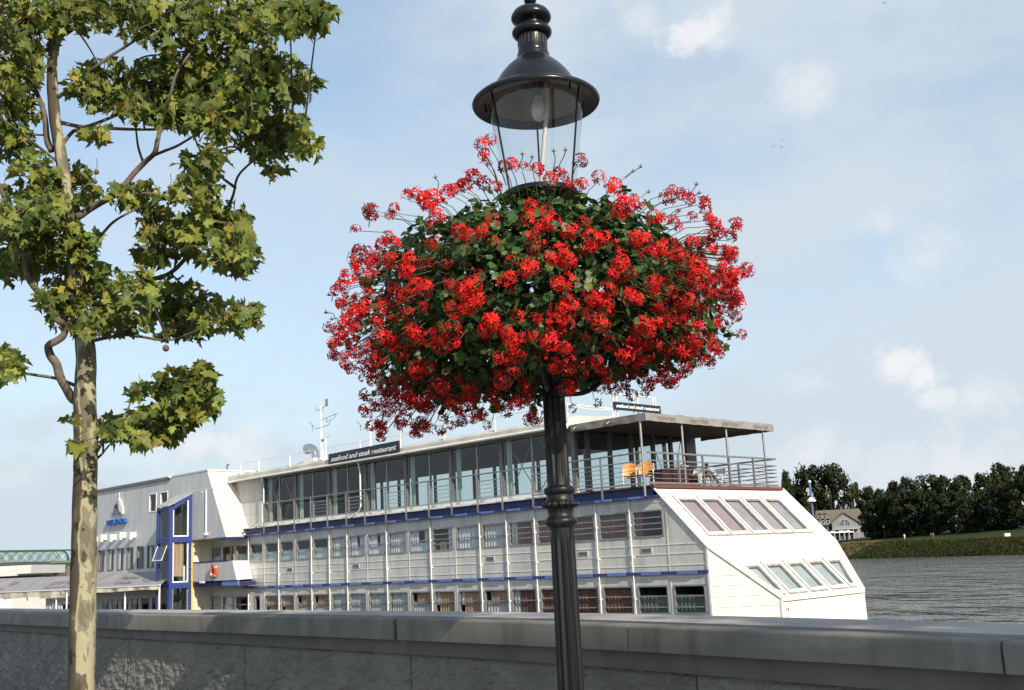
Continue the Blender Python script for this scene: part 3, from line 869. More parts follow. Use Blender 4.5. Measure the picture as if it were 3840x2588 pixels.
# trims along the edges of the slope
def edge_strip(pa, pb, w, lift):
    pa = np.array(pa); pb = np.array(pb)
    d = (pb - pa) / np.linalg.norm(pb - pa); q = np.cross(NSL, d)
    g.hexa([pa - q * w, pb - q * w, pb + q * w, pa + q * w, pa - q * w + NSL * lift, pb - q * w + NSL * lift, pb + q * w + NSL * lift, pa + q * w + NSL * lift])
edge_strip(SL(0.0, 1.97), SL(0.0, 0.0), .05, .035)
edge_strip(SL(0.0, 0.0), SL(1.36, -1.62), .05, .035)
edge_strip(SL(W_T, 1.97), SL(W_T, 0.0), .07, .07)
edge_strip(SL(W_T, 0.0), SL(6.5, -1.62), .07, .07)
sbox(g, -1.70, -1.60, 1.33, 6.53, zq - .10, zq + .02)
for t in (1.36, 6.5): sbox(g, -1.67, -1.59, t - .04, t + .04, -3.0, zq - .1)
g.build('bow_trim', TRIM, ship)
g = MB()
sbox(g, -1.632, -1.62, 1.62, 1.64, -1.2, zq - .22); sbox(g, -1.66, -1.62, 1.70, 1.74, -.30, -.22)
g.build('bow_door_edge', mat_gasket, ship)
g = MB()
g.poly([S(0, W_T, -3.6), S(0, W_T, 1.76), S(1.98, W_T, zsl(1.98)), S(42.5, W_T, Z_F3 + .3), S(42.5, W_T, -3.6)])
g.build('river_side_wall', WHITE, ship)
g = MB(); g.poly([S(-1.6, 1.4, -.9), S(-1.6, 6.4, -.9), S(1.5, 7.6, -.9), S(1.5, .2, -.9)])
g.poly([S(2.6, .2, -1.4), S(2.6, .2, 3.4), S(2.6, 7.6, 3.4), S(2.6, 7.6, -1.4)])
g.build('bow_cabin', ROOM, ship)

# ---- upper deck
g = MB(); sbox(g, 1.95, 28.9, .225, 7.7, 3.52, 3.85); sbox(g, 1.90, 2.35, -.10, .22, 3.805, 3.86); sbox(g, 2.35, 5.5, -.08, .22, 3.805, 3.86)
g.build('terrace_floor', FLOOR, ship)
g = MB(); sbox(g, 1.84, 1.945, -.1, 7.75, 3.765, 3.86)
g.build('floor_edge', MAROON_EDGE, ship)
g = MB(); sbox(g, 5.5, 28.0, -.14, .30, 3.803, 3.86); sbox(g, 5.5, 26.1, .14, .30, 3.861, 4.02)
g.build('white_ledge', TRIM, ship)
# glazed saloon on the upper deck
GT = 0.35; GZ0, GZ1 = 4.02, 6.20
cols = [5.60, 9.33, 12.24, 15.11, 17.88, 20.62, 23.32, 25.98]
mids = [7.75, 10.77, 13.64, 16.45, 19.26, 21.98, 24.75]
for k, s in enumerate(cols):
    g = MB(); sbox(g, s, s + .20 if k < 7 else s + .12, GT - .04, GT + .12, GZ0, GZ1)
    g.build('glazing_column', GREYCOL, ship)
for s in mids:
    g = MB(); sbox(g, s - .035, s + .035, GT - .03, GT + .05, GZ0, GZ1); g.build('mullion', ALU, ship)
for k in range(7):
    a = cols[k] + .20; b = cols[k + 1]
    g = MB(); g.poly([S(b, GT, GZ0), S(a, GT, GZ0), S(a, GT, GZ1), S(b, GT, GZ1)])
    f = g.build('saloon_window', TINTED, ship)
    g = MB(); sbox(g, a, b, GT - .02, GT + .04, GZ0, GZ0 + .05); g.build('bottom_rail', ALU, f); g = MB(); sbox(g, a, b, GT - .02, GT + .04, GZ1 - .06, GZ1); g.build('top_rail', ALU, f)
    g = MB(); curtain(g, S(b, GT, GZ0), -SD, Z3v, -TD, .12, .40, .05, GZ1 - GZ0 - .05, -.10, 3, .02)
    g.build('curtain', CUR_GREEN, f)
for a, b in ((7.75, 9.33), (5.8, 7.72), (24.75, 25.98), (23.5, 24.72)):
    g = MB(); g.tube([S(a, GT + .2, GZ0), S(b, GT + .2, GZ1)], .018, 6); g.tube([S(b, GT + .21, GZ0), S(a, GT + .21, GZ1)], .018, 6)
    g.build('cross_brace', STEEL, ship)
# bow end wall of the saloon
ET = [0.94, 2.17, 3.4, 4.74, 5.86]
for t in ET:
    g = MB(); sbox(g, 5.50, 5.62, t - .06, t + .10, 3.86, GZ1); g.build('glazing_column', GREYCOL, ship)
g = MB(); sbox(g, 5.46, 5.7, 6.78, 7.42, 3.86, GZ1); g.build('corner_pier', GREYCOL, ship)
tt = [GT] + ET + [6.78]
for a, b in zip(tt[:-1], tt[1:]):
    g = MB(); g.poly([S(5.55, a + .1, 3.9), S(5.55, b - .06, 3.9), S(5.55, b - .06, GZ1), S(5.55, a + .1, GZ1)])
    f = g.build('saloon_window', TINTED, ship)
    g = MB(); sbox(g, 5.53, 5.58, a + .1, b - .06, 3.87, 3.93); g.build('window_rail', ALU, f)
g = MB(); g.tube([S(5.7, 5.9, 3.9), S(5.7, 6.8, 6.1)], .018, 6); g.tube([S(5.7, 4.8, 6.1), S(5.7, 5.9, 3.9)], .018, 6); g.build('cross_brace', STEEL, ship)
# river side of the saloon: glazed forward, solid aft where the bar is
FT = 7.38
for k in range(14):
    s = 6.9 + 1.45 * k
    g = MB(); sbox(g, s, s + .14, FT - .1, FT, 3.86, GZ1); g.build('glazing_column', GREYCOL, ship)
    g = MB(); g.poly([S(s + .14, FT - .04, 4.1), S(s + 1.45, FT - .04, 4.1), S(s + 1.45, FT - .04, GZ1), S(s + .14, FT - .04, GZ1)])
    g.build('saloon_window', TINTED, ship)
g = MB(); sbox(g, 6.0, 27.2, FT - .06, FT + .02, 3.86, 4.1); g.build('window_sill', ALU, ship)
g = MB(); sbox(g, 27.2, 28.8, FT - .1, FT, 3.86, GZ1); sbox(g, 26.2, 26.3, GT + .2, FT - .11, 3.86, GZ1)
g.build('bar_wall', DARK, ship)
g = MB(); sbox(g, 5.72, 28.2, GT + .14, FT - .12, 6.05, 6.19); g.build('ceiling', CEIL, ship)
# white closed panel between saloon and hotel block
g = MB(); 
P0 = lambda u, v, d: S(u, .22 + d, v)
sbox(g, 26.12, 28.9, .20, .5, 3.862, 6.2); 
for z in (4.5, 5.1, 5.7): sbox(g, 26.15, 28.9, .19, .20, z, z + .012)
g.build('closed_side_panel', HOTEL, ship)
# roof
g = MB()
prof = [(-.12, 6.22), (-.16, 6.28), (-.14, 6.44), (-.02, 6.55), (.4, 6.63), (3.7, 6.78), (7.3, 6.63), (7.6, 6.45), (7.6, 6.22)]
m = len(prof)
g.add([S(5.46, t, z) for t, z in prof] + [S(29.3, t, z) for t, z in prof], [tuple(range(m)), tuple(range(2 * m - 1, m - 1, -1))] + [(k, m + k, m + (k + 1) % m, (k + 1) % m) for k in range(m)])
g.build('saloon_roof', ROOFM, ship, smooth=30)
g = MB(); g.tube([S(5.5, -.2, 6.24), S(29.5, -.2, 6.20)], .055, 10); g.build('gutter', TRIM, ship, smooth=40)
g = MB(); g.tube([S(5.36, -.1, 6.24), S(5.36, 6.8, 6.24)], .06, 10); g.ball(S(5.45, -.2, 6.22), .11)
g.build('gutter', BRIGHT, ship, smooth=40)
for s in (17.88, 25.6):
    g = MB(); g.tube([S(s, -.18, 6.2), S(s, -.1, 6.1), S(s, -.02, 5.7), S(s, -.02, 4.3), S(s + .05, -.1, 4.05), S(s + .62, -.2, 3.80)], .035, 8)
    g.build('downpipe', TRIM, ship, smooth=40)
g = MB(); g.tube([S(29.4, -.2, 6.12), S(29.2, -.2, 6.0), S(29.45, -1.18, 5.75)], .045, 8); g.tube([S(29.1, -.15, 6.05), S(28.6, 0, 5.4), S(28.4, .1, 4.9)], .035, 8)
g.build('downpipe', TRIM, ship, smooth=40)
# roof railing
g = MB()
for s in (27.6, 25.92, 23.24, 20.54, 17.76, 14.98, 12.2, 9.25, 6.9): sbox(g, s - .025, s + .025, -.11, -.06, 6.3, 7.06)
g.tube([S(s, -.085, 7.05 - .03 * math.sin(s * 1.15) ** 2) for s in np.linspace(5.5, 27.6, 90)], .014, 6)
g.tube([S(s, -.09, 7.02 - .07 * abs(math.sin(s * 1.15 + .4))) for s in np.linspace(5.5, 15.0, 60)], .009, 5)
for t in (0.0, 2.5): sbox(g, 5.55, 5.60, t - .025, t + .025, 6.5, 7.05)
g.tube([S(5.575, -.2, 7.05), S(5.575, 2.52, 7.03)], .022, 6)
g.tube([S(5.575, .1, 6.98), S(5.575, 1.3, 6.93), S(5.575, 2.5, 7.0)], .012, 6)
g.build('roof_railing', TRIM, ship)
g = MB()
for t in (2.65, 2.85, 3.85, 4.1, 5.05, 5.2): sbox(g, 5.60, 5.64, t - .025, t + .025, 6.6, 7.64 if t != 2.65 else 7.8)
g.tube([S(5.62, 2.6, 7.63), S(5.62, 5.25, 7.62)], .028, 6)
g.build('sign_frame', TRIM, ship)
# quay side railing of the upper deck
posts = [2.14, 3.99, 5.72, 7.30, 8.90, 10.26, 11.76, 13.14, 14.57, 15.91, 17.35, 18.68, 20.09, 21.37, 22.7, 24.05, 25.28]
for s in posts[1:]:
    g = MB(); sbox(g, s - .03, s + .03, -.235, -.19, 3.50, 4.93); g.build('railing_post', STEEL, ship)
g = MB(); g.tube([S(2.14, -.21, 4.95), S(25.3, -.21, 4.90)], .028, 8); g.build('handrail', STEEL, ship)
full = [(2.14, 3.99), (3.99, 5.72), (5.72, 7.3), (8.9, 10.26), (11.76, 13.14), (14.57, 15.91), (17.35, 18.68), (20.09, 21.37)]
for a, b in full:
    g = MB()
    for z in (4.06, 4.22, 4.37, 4.52, 4.67): g.tube([S(a, -.21, z), S(b, -.21, z)], .011 if z < 4.6 else .02, 5)
    sbox(g, a + .03, a + .045, -.215, -.205, 4.05, 4.68)
    g.build('railing_rods', STEEL, ship)
g = MB(); sbox(g, 2.14, 7.3, -.235, -.19, 3.90, 3.96)
g.build('bottom_rail', STEEL, ship)
# bow railing of the terrace
RS = 1.93
for t in (1.45, 2.85, 4.45, 6.0):
    g = MB(); sbox(g, RS - .03, RS + .03, t - .03, t + .03, 3.74, 4.93); g.build('railing_post', STEEL, ship)
g = MB(); sbox(g, RS - .03, RS + .03, -.2, 7.55, 4.90, 4.96); g.build('handrail', STEEL, ship)
g = MB(); sbox(g, RS - .02, RS + .02, -.2, 7.55, 4.65, 4.69); sbox(g, RS - .03, RS + .03, -.2, 7.55, 3.89, 3.96)
for z in (4.08, 4.25, 4.40, 4.53): g.tube([S(RS, -.2, z), S(RS, 7.55, z)], .013, 5)
g.build('railing_rods', STEEL, ship)
g = MB()
for s in (3.6, 5.3): sbox(g, s - .03, s + .03, 7.5, 7.56, 3.74, 4.93)
sbox(g, 1.93, 5.5, 7.5, 7.56, 4.90, 4.96); sbox(g, 1.93, 5.5, 7.51, 7.55, 4.65, 4.69)
for z in (4.08, 4.25, 4.40, 4.53): g.tube([S(1.93, 7.53, z), S(5.5, 7.53, z)], .02, 5)
g.build('river_side_railing', STEEL, ship)
# canopy over the terrace
for t, s in ((-.21, 2.14), (1.88, 2.0), (4.53, 2.0), (6.95, 2.0)):
    g = MB(); g.tube([S(s, t, 3.5 if t < 0 else 3.86), S(s, t, 6.0)], .042, 10); g.build('canopy_post', STEEL, ship, smooth=40)
cnp = MB()
CZ0, CZ1 = 5.98, 6.22
n = 12
vs = []
for i in range(n + 1):
    for j in range(n + 1):
        s = 1.86 + (5.6 - 1.86) * i / n; t = -.25 + 7.75 * j / n
        z = 6.24 + .02 * math.sin(t * 5) - .05 * math.sin(math.pi * i / n) * abs(math.sin(t * 2.4))
        vs.append(S(s, t, z))
cnp.add(vs, [(i * (n + 1) + j, (i + 1) * (n + 1) + j, (i + 1) * (n + 1) + j + 1, i * (n + 1) + j + 1) for i in range(n) for j in range(n)])
canopy = cnp.build('canopy', CANVAS, ship, smooth=True)
def flap(P, L, z0, z1, amp=.012):
    g = MB(); n = 40; vs = []
    for k in range(n + 1):
        u = L * k / n; w = amp * math.sin(u * 4.3) + amp * .6 * math.sin(u * 11)
        vs += [P(u, w * .3, z1), P(u, w, (z0 + z1) / 2), P(u, w * 1.2, z0 + .006 * math.sin(u * 9))]
    g.add(vs, [(3 * k + a, 3 * k + 3 + a, 3 * k + 4 + a, 3 * k + 1 + a) for k in range(n) for a in range(2)])
    return g.build('canopy_flap', CANVAS, canopy, smooth=True)
flap(lambda u, w, z: S(5.25 - u, -.25 - w, z), 3.39, CZ0, CZ1 + .02)
flap(lambda u, w, z: S(1.86 - w, -.25 + u, z), 7.75, CZ0, CZ1 + .02)
flap(lambda u, w, z: S(1.86 + u, 7.5 + w, z), 3.4, CZ0, CZ1 + .02)
g = MB()
for k in range(9):
    t = .2 + .85 * k
    g.tube([S(1.95, t, 6.17), S(5.45, t, 6.14)], .025, 6)
g.build('canopy_rafters', GREYMETAL, canopy)
n = 8; g = MB(); vs = []
for i in range(n + 1):
    for j in range(n + 1):
        s = 1.95 + 3.45 * i / n; t = -.2 + 7.6 * j / n
        vs.append(S(s, t, 6.11 - .03 * math.sin(math.pi * 8 * j / n) ** 2))
g.add(vs, [(i * (n + 1) + j, (i + 1) * (n + 1) + j, (i + 1) * (n + 1) + j + 1, i * (n + 1) + j + 1) for i in range(n) for j in range(n)])
g.build('canopy_lining', CANVAS_IN, canopy, smooth=True)
for t in (.35, 2.25, 4.1, 6.1):
    text('lettering', 'SURF', S(1.82, t, 6.05), TD, Z3v, .17, LETTERG, canopy, width=.40)
    text('lettering', 'N', S(1.82, t + .45, 6.05), TD, Z3v, .17, LETTERR, canopy, width=.11)
    text('lettering', 'TURF', S(1.82, t + .61, 6.05), TD, Z3v, .17, LETTERG, canopy, width=.40)
for s in (5.0, 3.45):
    g = MB(); c = S(s, -.285, 6.10)
    ring_ = [c + (-SD) * .10 * math.cos(a) + Z3v * .10 * math.sin(a) for a in np.linspace(0, 2 * math.pi, 24, endpoint=False)]
    g.poly(ring_); g.poly([p - TD * .008 for p in ring_])
    lo_ = [c - TD * .014 + (-SD) * u + Z3v * (.028 * math.sin(u * 30) - .02) for u in np.linspace(-.095, .095, 9)]
    hi_ = [c - TD * .014 + (-SD) * u + Z3v * (.028 * math.sin(u * 30 + .6) + .022) for u in np.linspace(.095, -.095, 9)]
    g.poly(lo_ + hi_, 1)
    g.build('round_logo', [LETTER, SIGNTX], canopy)
    text('lettering', 'pepsi', S(s - .16, -.29, 6.04), -SD, Z3v, .19, LETTERG, canopy, width=.46)

# ---- taller stern block
HT = -1.15
SE = 42.6
hot_up = [(34.25, 35.1, 5.12, 6.12), (33.0, 33.85, 5.12, 6.12)]
HWN = [(41.15 - 1.19 * k - .78, 41.15 - 1.19 * k, 2.20, 3.40) for k in range(6)]
HLO = [(40.6 - 1.19 * k - .98, 40.6 - 1.19 * k, -0.35, .74) for k in range(6)]
Ph = lambda u, v, d: S(u, HT + d, v)
g = MB()
wall_sheet(g, Ph, (30.5, SE), (-3.6, 3.45), [o for o in HWN + HLO])
wall_sheet(g, Ph, (28.95, SE), (3.45, 6.78), hot_up)
g.poly([S(28.95, HT, 3.45), S(28.95, HT, 6.78), S(27.15, HT, 3.45)])     # raked forward end
g.poly([S(27.15, HT, 3.45), S(28.95, HT, 6.78), S(28.95, .7, 6.78), S(27.15, .7, 3.45)], 1)
g.poly([S(27.15, HT, 3.45), S(30.5, HT, 3.45), S(30.5, .0, 3.45), S(27.15, .0, 3.45)], 2)
g.poly([S(30.5, HT, -3.6), S(30.5, HT, 3.45), S(30.5, 0.0, 3.45), S(30.5, 0.0, -3.6)], 2)
g.poly([S(SE, HT, -3.6), S(SE, HT, 6.78), S(SE, 7.85, 6.78), S(SE, 7.85, -3.6)])
g.poly([S(28.95, .7, 6.78), S(28.95, 7.85, 6.78), S(28.95, 7.85, 3.8), S(28.95, .7, 3.8)], 1)
g.build('stern_block_wall', [HOTEL, CREAM, CREAM], ship)
g = MB(); sbox(g, 28.9, SE + .05, HT - .02, 7.9, 6.781, 6.86); sbox(g, 32.8, SE + .1, HT - .09, HT - .022, 6.70, 6.84, 1)
g.ball(S(32.7, HT - .06, 6.82), .09, mi=2)
g.build('stern_block_roof', [HOTEL, GREYMETAL, TRIM], ship)
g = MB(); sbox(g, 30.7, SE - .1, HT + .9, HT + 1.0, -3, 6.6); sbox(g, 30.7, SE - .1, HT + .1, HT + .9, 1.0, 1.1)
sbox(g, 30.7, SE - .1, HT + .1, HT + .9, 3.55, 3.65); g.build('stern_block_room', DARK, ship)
for (a, b, c, d) in HWN:
    window(ship, S(b, HT, c), U1, Z3v, N1, b - a, d - c, r=.02, fr=.05, bars=(), cur=[(random.choice((CUR_MAROON, CUR_GREY, CUR_GREEN)), .1, random.uniform(.3, .45), .03, .97)], frame=GREYMETAL)
for k, (a, b, c, d) in enumerate(HLO):
    window(ship, S(b, HT, c), U1, Z3v, N1, b - a, d - c, r=.07, fr=.05, bars=(), cur=[(CUR_GREY, .04, .5 + .06 * (k % 3), .03, .97)] if k < 4 else None, frame=TRIM)
for (a, b, c, d) in hot_up:
    window(ship, S(b, HT, c), U1, Z3v, N1, b - a, d - c, r=.02, fr=.06, bars=(), cur=None, frame=TRIM)
for k, s in enumerate((41.4, 40.19, 39.0, 37.81, 36.6)):
    g = MB(); z = 4.03 + (.05 if k % 2 else 0)
    sbox(g, s - .04, s + .04, HT - .34, HT, z - .14, z + .15); sbox(g, s - .04, s + .04, HT - .34, HT - .2, z - .24, z - .14)
    g.build('wall_bracket', TRIM, ship)
g = MB(); sbox(g, 29.0, 29.05, HT - .05, HT, 3.7, 5.85); sbox(g, 28.0, 30.5, HT - .012, HT, 5.85, 5.88)
sbox(g, 28.85, 28.99, HT - .2, HT, 3.62, 3.74)
g.build('wall_conduit', TRIM, ship)
g = MB(); sbox(g, 27.1, 28.2, HT - .012, .2, 3.36, 3.44); sbox(g, 26.6, 27.98, -.24, -.201, 3.6, 3.66)
g.build('raked_end_blue_edge', BLUE, ship)
# letters and emblem on the stern block
text('lettering', 'BOTEL GRACIA', S(39.95, HT - .10, 4.72), U1, Z3v, .40, BTXT, ship, width=2.35, extrude=.06)
g = MB(); c = S(38.62, HT - .08, 5.52)
e2 = lambda u, v, n=0: c + U1 * u + Z3v * v + N1 * n
def slab(pts, n0, n1, mi=0):
    g.add([e2(*p, n0) for p in pts] + [e2(*p, n1) for p in pts], [tuple(range(len(pts))), tuple(range(2 * len(pts) - 1, len(pts) - 1, -1))] + [(k, (k + 1) % len(pts), len(pts) + (k + 1) % len(pts), len(pts) + k) for k in range(len(pts))], mi)
slab([(0.05, .0), (.62, -.28), (.62, .1), (.42, .22), (.42, .42), (.2, .50), (.08, .66), (.05, .66)], -.06, .04)
slab([(.10, .66), (.16, .66), (.14, .95), (.11, .95)], -.02, .02)
for k in range(8):
    a = math.radians(22.5 * k - 10) ; g.tube([e2(-.12 + .05 * math.cos(a), .05 + .05 * math.sin(a), .06), e2(-.12 + .30 * math.cos(a), .05 + .30 * math.sin(a), .06)], .018, 5, 1)
g.tube([e2(-.12 + .22 * math.cos(a), .05 + .22 * math.sin(a), .06) for a in np.linspace(-.3, math.pi + .3, 18)], .03, 6, 1)
g.tube([e2(-.55, -.28, .05), e2(-.34, -.20, .05), e2(-.22, .0, .05)], .03, 5, 1)
g.tube([e2(.30, -.28, .05), e2(.12, -.20, .05), e2(.02, .0, .05)], .03, 5, 1)
g.build('ship_wheel_emblem', [TRIM, mat('emblem_navy', (.03, .035, .09), .4)], ship)

# ---- blue glazed stair tower
ST = -2.36; s0, s1 = 30.45, 31.85
g = MB()
def post(s, t, z0, z1, w=.09): sbox(g, s - w, s + w, t - w, t + w, z0, z1)
post(s1 - .09, ST + .09, -3, 5.12); post(s0 + .09, ST + .09, -3, 5.12)
post(s0 + .09, HT - .09, -3, 5.72)
for z0, z1 in ((3.36, 3.64), (1.12, 1.40), (-1.2, -.95)):
    sbox(g, s0 + .18, s1 - .18, ST, ST + .14, z0, z1); sbox(g, s0, s0 + .14, ST + .18, HT - .18, z0, z1)
    sbox(g, s0 + .0, s1, ST - .012, ST - .001, (z0 + z1) / 2 - .012, (z0 + z1) / 2 + .012, 1)
sbox(g, s0 + .18, s1 - .18, ST, ST + .12, 4.98, 5.12)
# raking member under the roof
g.hexa([S(s0 + .14, ST + .18, 4.94), S(s0, ST + .18, 4.94), S(s0, HT - .18, 5.50), S(s0 + .14, HT - .18, 5.50), S(s0 + .14, ST + .18, 5.14), S(s0, ST + .18, 5.14), S(s0, HT - .18, 5.70), S(s0 + .14, HT - .18, 5.70)])
sbox(g, s0 + .18, s1 - .18, ST + .01, ST + .1, 2.36, 2.46)
tower = g.build('stair_tower_frame', [BLUE, DARKBLUE], ship)
g = MB()
g.hexa([S(s1 + .06, ST - .08, 5.13), S(s0 - .05, ST - .08, 5.13), S(s0 - .05, HT, 5.78), S(s1 + .06, HT, 5.78), S(s1 + .06, ST - .08, 5.18), S(s0 - .05, ST - .08, 5.18), S(s0 - .05, HT, 5.83), S(s1 + .06, HT, 5.83)])
g.build('stair_tower_roof', mat('tower_roof_sheet', (.40, .41, .42), .35, var=(.3, .31, .33), vscale=3), ship)
TG = mat('greenish_pane_film', (.30, .34, .29), .25, var=(.21, .25, .22), vscale=1.6, vstretch=(1, 1, .5))
for z0, z1, zb in ((3.64, 4.96, 5.5), (1.40, 3.36, 3.36), (-.95, 1.12, 1.12)):
    g = MB(); g.poly([S(s1 - .18, ST + .06, z0), S(s0 + .18, ST + .06, z0), S(s0 + .18, ST + .06, z1), S(s1 - .18, ST + .06, z1)])
    f = g.build('tower_pane', TINTED, ship)
    g = MB(); g.poly([S(s0 + .06, ST + .18, z0), S(s0 + .06, HT - .18, z0), S(s0 + .06, HT - .18, zb), S(s0 + .06, ST + .18, z1)])
    f2 = g.build('tower_pane', TINTED, ship)
    w = .06
    g = MB()
    for a, b in ((ST + .18, ST + .18 + w), (HT - .18 - w, HT - .18)): sbox(g, s0 + .02, s0 + .08, a, b, z0, (z1 if a < -1.8 else zb - .06))
    sbox(g, s0 + .02, s0 + .08, ST + .18 + w, HT - .18 - w, z0, z0 + w)
    g.build('pane_frame', TRIM if z0 > 1 else ALU, f2)
g = MB()
sbox(g, s1 - .17, s1 - .12, ST + .2, HT - .02, -2, 5.0); sbox(g, s0 + .9, s0 + .95, ST + .3, HT - .1, 3.7, 5.3)
sbox(g, s0 + .2, s1 - .2, HT - .05, HT - .03, -2, 5.4, 1)
g.build('tower_inner_wall', [DARK, TG], ship)
g = MB(); curtain(g, S(s0 + .16, ST + .3, 0), TD, Z3v, -SD, .0, .55, 1.7, 3.3, 0, 3); g.build('tower_curtain', CUR_BROWN, ship)
g = MB(); curtain(g, S(s0 + .14, ST + .82, 0), TD, Z3v, -SD, .0, .10, 1.45, 2.2, 0, 1.5); curtain(g, S(s0 + .2, ST + .26, 0), TD, Z3v, -SD, .0, .12, 2.3, 3.3, 0, 1.5); g.build('tower_curtain', TRIM, ship)
# tilted vent sash of the tower
g = MB()
for q in ((s1 - .2, s1 - .24), (s0 + .24, s0 + .2)):
    g.hexa([S(q[0], ST - .32, 2.5), S(q[1], ST - .32, 2.5), S(q[1], ST - .29, 2.5), S(q[0], ST - .29, 2.5), S(q[0], ST - .04, 3.22), S(q[1], ST - .04, 3.22), S(q[1], ST - .01, 3.22), S(q[0], ST - .01, 3.22)])
g.hexa([S(s1 - .24, ST - .32, 2.5), S(s0 + .24, ST - .32, 2.5), S(s0 + .24, ST - .29, 2.5), S(s1 - .24, ST - .29, 2.5), S(s1 - .24, ST - .31, 2.54), S(s0 + .24, ST - .31, 2.54), S(s0 + .24, ST - .28, 2.54), S(s1 - .24, ST - .28, 2.54)])
f = g.build('vent_sash', TRIM, ship)
g = MB(); g.poly([S(s1 - .24, ST - .30, 2.54), S(s0 + .24, ST - .30, 2.54), S(s0 + .24, ST - .03, 3.2), S(s1 - .24, ST - .03, 3.2)]); g.build('pane', PANE, f)
g = MB(); g.tube([S(30.35, HT - .02, -2), S(30.36, HT - .03, 1.0), S(30.38, HT - .03, 3.15), S(30.34, HT + .1, 3.28), S(30.2, HT + .5, 3.30)], .045, 8)
for z in (.2, 1.5, 2.1): sbox(g, 30.3, 30.45, HT - .1, HT + .05, z - .02, z + .02)
g.build('yellow_drain_pipe', YELLOWPIPE, ship, smooth=40)

# ---- balcony with the life ring
g = MB()
bt = [S(30.3, HT, 2.30), S(26.55, HT, 2.30), S(26.90, -.03, 2.28), S(30.3, -.03, 2.28)]
bb = [S(30.3, HT, 1.40), S(26.16, HT, 1.40), S(26.60, -.03, 1.42), S(30.3, -.03, 1.42)]
g.poly([bb[0], bb[1], bt[1], bt[0]]); g.poly([bb[1], bb[2], bt[2], bt[1]], 1); g.poly([bb[0], bb[3], bb[2], bb[1]], 2)
ti = [S(30.3, HT + .06, 2.30), S(26.62, HT + .06, 2.30), S(26.96, -.03, 2.28)]
bi = [S(30.3, HT + .06, 1.5), S(26.3, HT + .06, 1.5), S(26.7, -.03, 1.5)]
g.poly([bt[0], bt[1], ti[1], ti[0]]); g.poly([bt[1], bt[2], ti[2], ti[1]], 1)
g.poly([ti[0], ti[1], bi[1], bi[0]]); g.poly([ti[1], ti[2], bi[2], bi[1]])
g.build('balcony', [HOTEL, BRIGHT, CREAM], ship)
g = MB(); sbox(g, 26.9, 30.3, HT - .02, HT + .05, 2.302, 2.36); sbox(g, 26.2, 30.3, HT + .1, -.1, 1.12, 1.32); sbox(g, 26.1, 27.6, HT + .04, HT + .098, 1.14, 1.36, 1)
for s in (28.2, 29.2): sbox(g, s - .03, s + .03, HT + .06, -.1, 1.321, 1.40)
g.build('balcony_blue_edge', [DARKBLUE, PADBLUE], ship)
g = MB(); sbox(g, 29.2, 29.6, HT - .04, HT, 1.31, 1.38); g.build('balcony_lamp', TRIM, ship)

# ---- roof equipment
g = MB(); b = S(24.0, 1.9, 6.6)
g.box(b, -SD, TD, Z3v, -.42, .42, -.4, .4, 0, .38); g.build('duct_box', TRIM, ship)
g = MB()
pts = [b + Z3v * .38, b + Z3v * .62, b + Z3v * .80 + SD * .12, b + Z3v * .92 + SD * .38, b + Z3v * .93 + SD * .72]
g.tube(catmull(pts, 4), [.20] * 9 + [.22] * 4 + [.25] * 4, 14); g.build('exhaust_elbow', DUCT, ship, smooth=30)
g = MB(); g.tube(catmull([b + SD * .42 + Z3v * .22, b + SD * 1.1 + Z3v * .20, b + SD * 1.55 + Z3v * .12, b + SD * 1.75 - Z3v * .15], 4), .14, 12)
g.build('duct_pipe', DUCT, ship, smooth=30)
g = MB(); g.tube([S(31.6, 1.5, 6.86), S(31.6, 1.5, 7.42)], .05, 8); g.tube([S(31.6, 1.5, 7.40), S(31.4, 1.5, 7.42)], .035, 6); sbox(g, 31.2, 33.0, 1.2, 1.8, 6.861, 6.92)
g.build('vent_stack', GREYMETAL, ship)
def antenna(s, t, h, full_):
    g = MB(); b = S(s, t, 6.7)
    g.tube([b, b + Z3v * h * .55], .055, 6); g.tube([b + Z3v * h * .55, b + Z3v * h], .03, 6)
    for k in range(9): g.tube([b + Z3v * (.2 + k * h * .06), b + Z3v * (.3 + k * h * .06) + U1 * (.1 if k % 2 else -.1)], .012, 4)
    m = g.build('antenna_mast', TRIM, ship)
    g = MB(); A = lambda u, z, n=0: b + U1 * u + Z3v * z + TD * n
    z = h * .60
    g.tube([A(0, z), A(-.55, z)], .014, 5); g.tube([A(-.62, z + .1), A(-1.0, z + .42)], .016, 5); g.tube([A(-.75, z - .1), A(-.74, z + .2)], .012, 4)
    if full_:
        g.tube([A(0, z), A(.62, z + .06), A(.78, z + .24)], .014, 5); g.tube([A(0, z + .36), A(1.35, z + .52)], .014, 5)
        g.tube([A(.45, z + .2), A(.45, z + .4)], .012, 4); g.tube([A(.45, z + .22), A(1.15, z + .34), A(1.2, z + .5)], .012, 4)
        zt = h * .92
        g.tube([A(-.42, zt + .22), A(-.42, zt + .02), A(-.3, zt - .06), A(0, zt), A(.36, zt + .10)], .016, 5)
        for u in (.36, .46, .54): g.tube([A(u, zt + .06), A(u, zt + .42)], .028 if u > .4 else .014, 5)
        g.tube([A(.0, zt - .1), A(.16, zt - .16), A(.18, zt)], .012, 4); g.ball(A(.12, h * .38), .07, 6, 4)
    else:
        g.ball(A(.12, h * .84), .08, 6, 4); g.tube([A(.1, h * .78), A(.1, h * .9)], .04, 5)
    g.build('antenna', GREYMETAL, m)
antenna(23.2, 1.7, 2.85, True)
antenna(19.6, 1.9, 2.15, False)
g = MB(); b = S(21.3, .6, 6.6); g.tube([b, b + Z3v * 1.05], .035, 6); g.tube([b + Z3v * 1.0 - U1 * .45, b + Z3v * 1.1 + U1 * .5], .018, 5); g.build('antenna_mast', TRIM, ship)

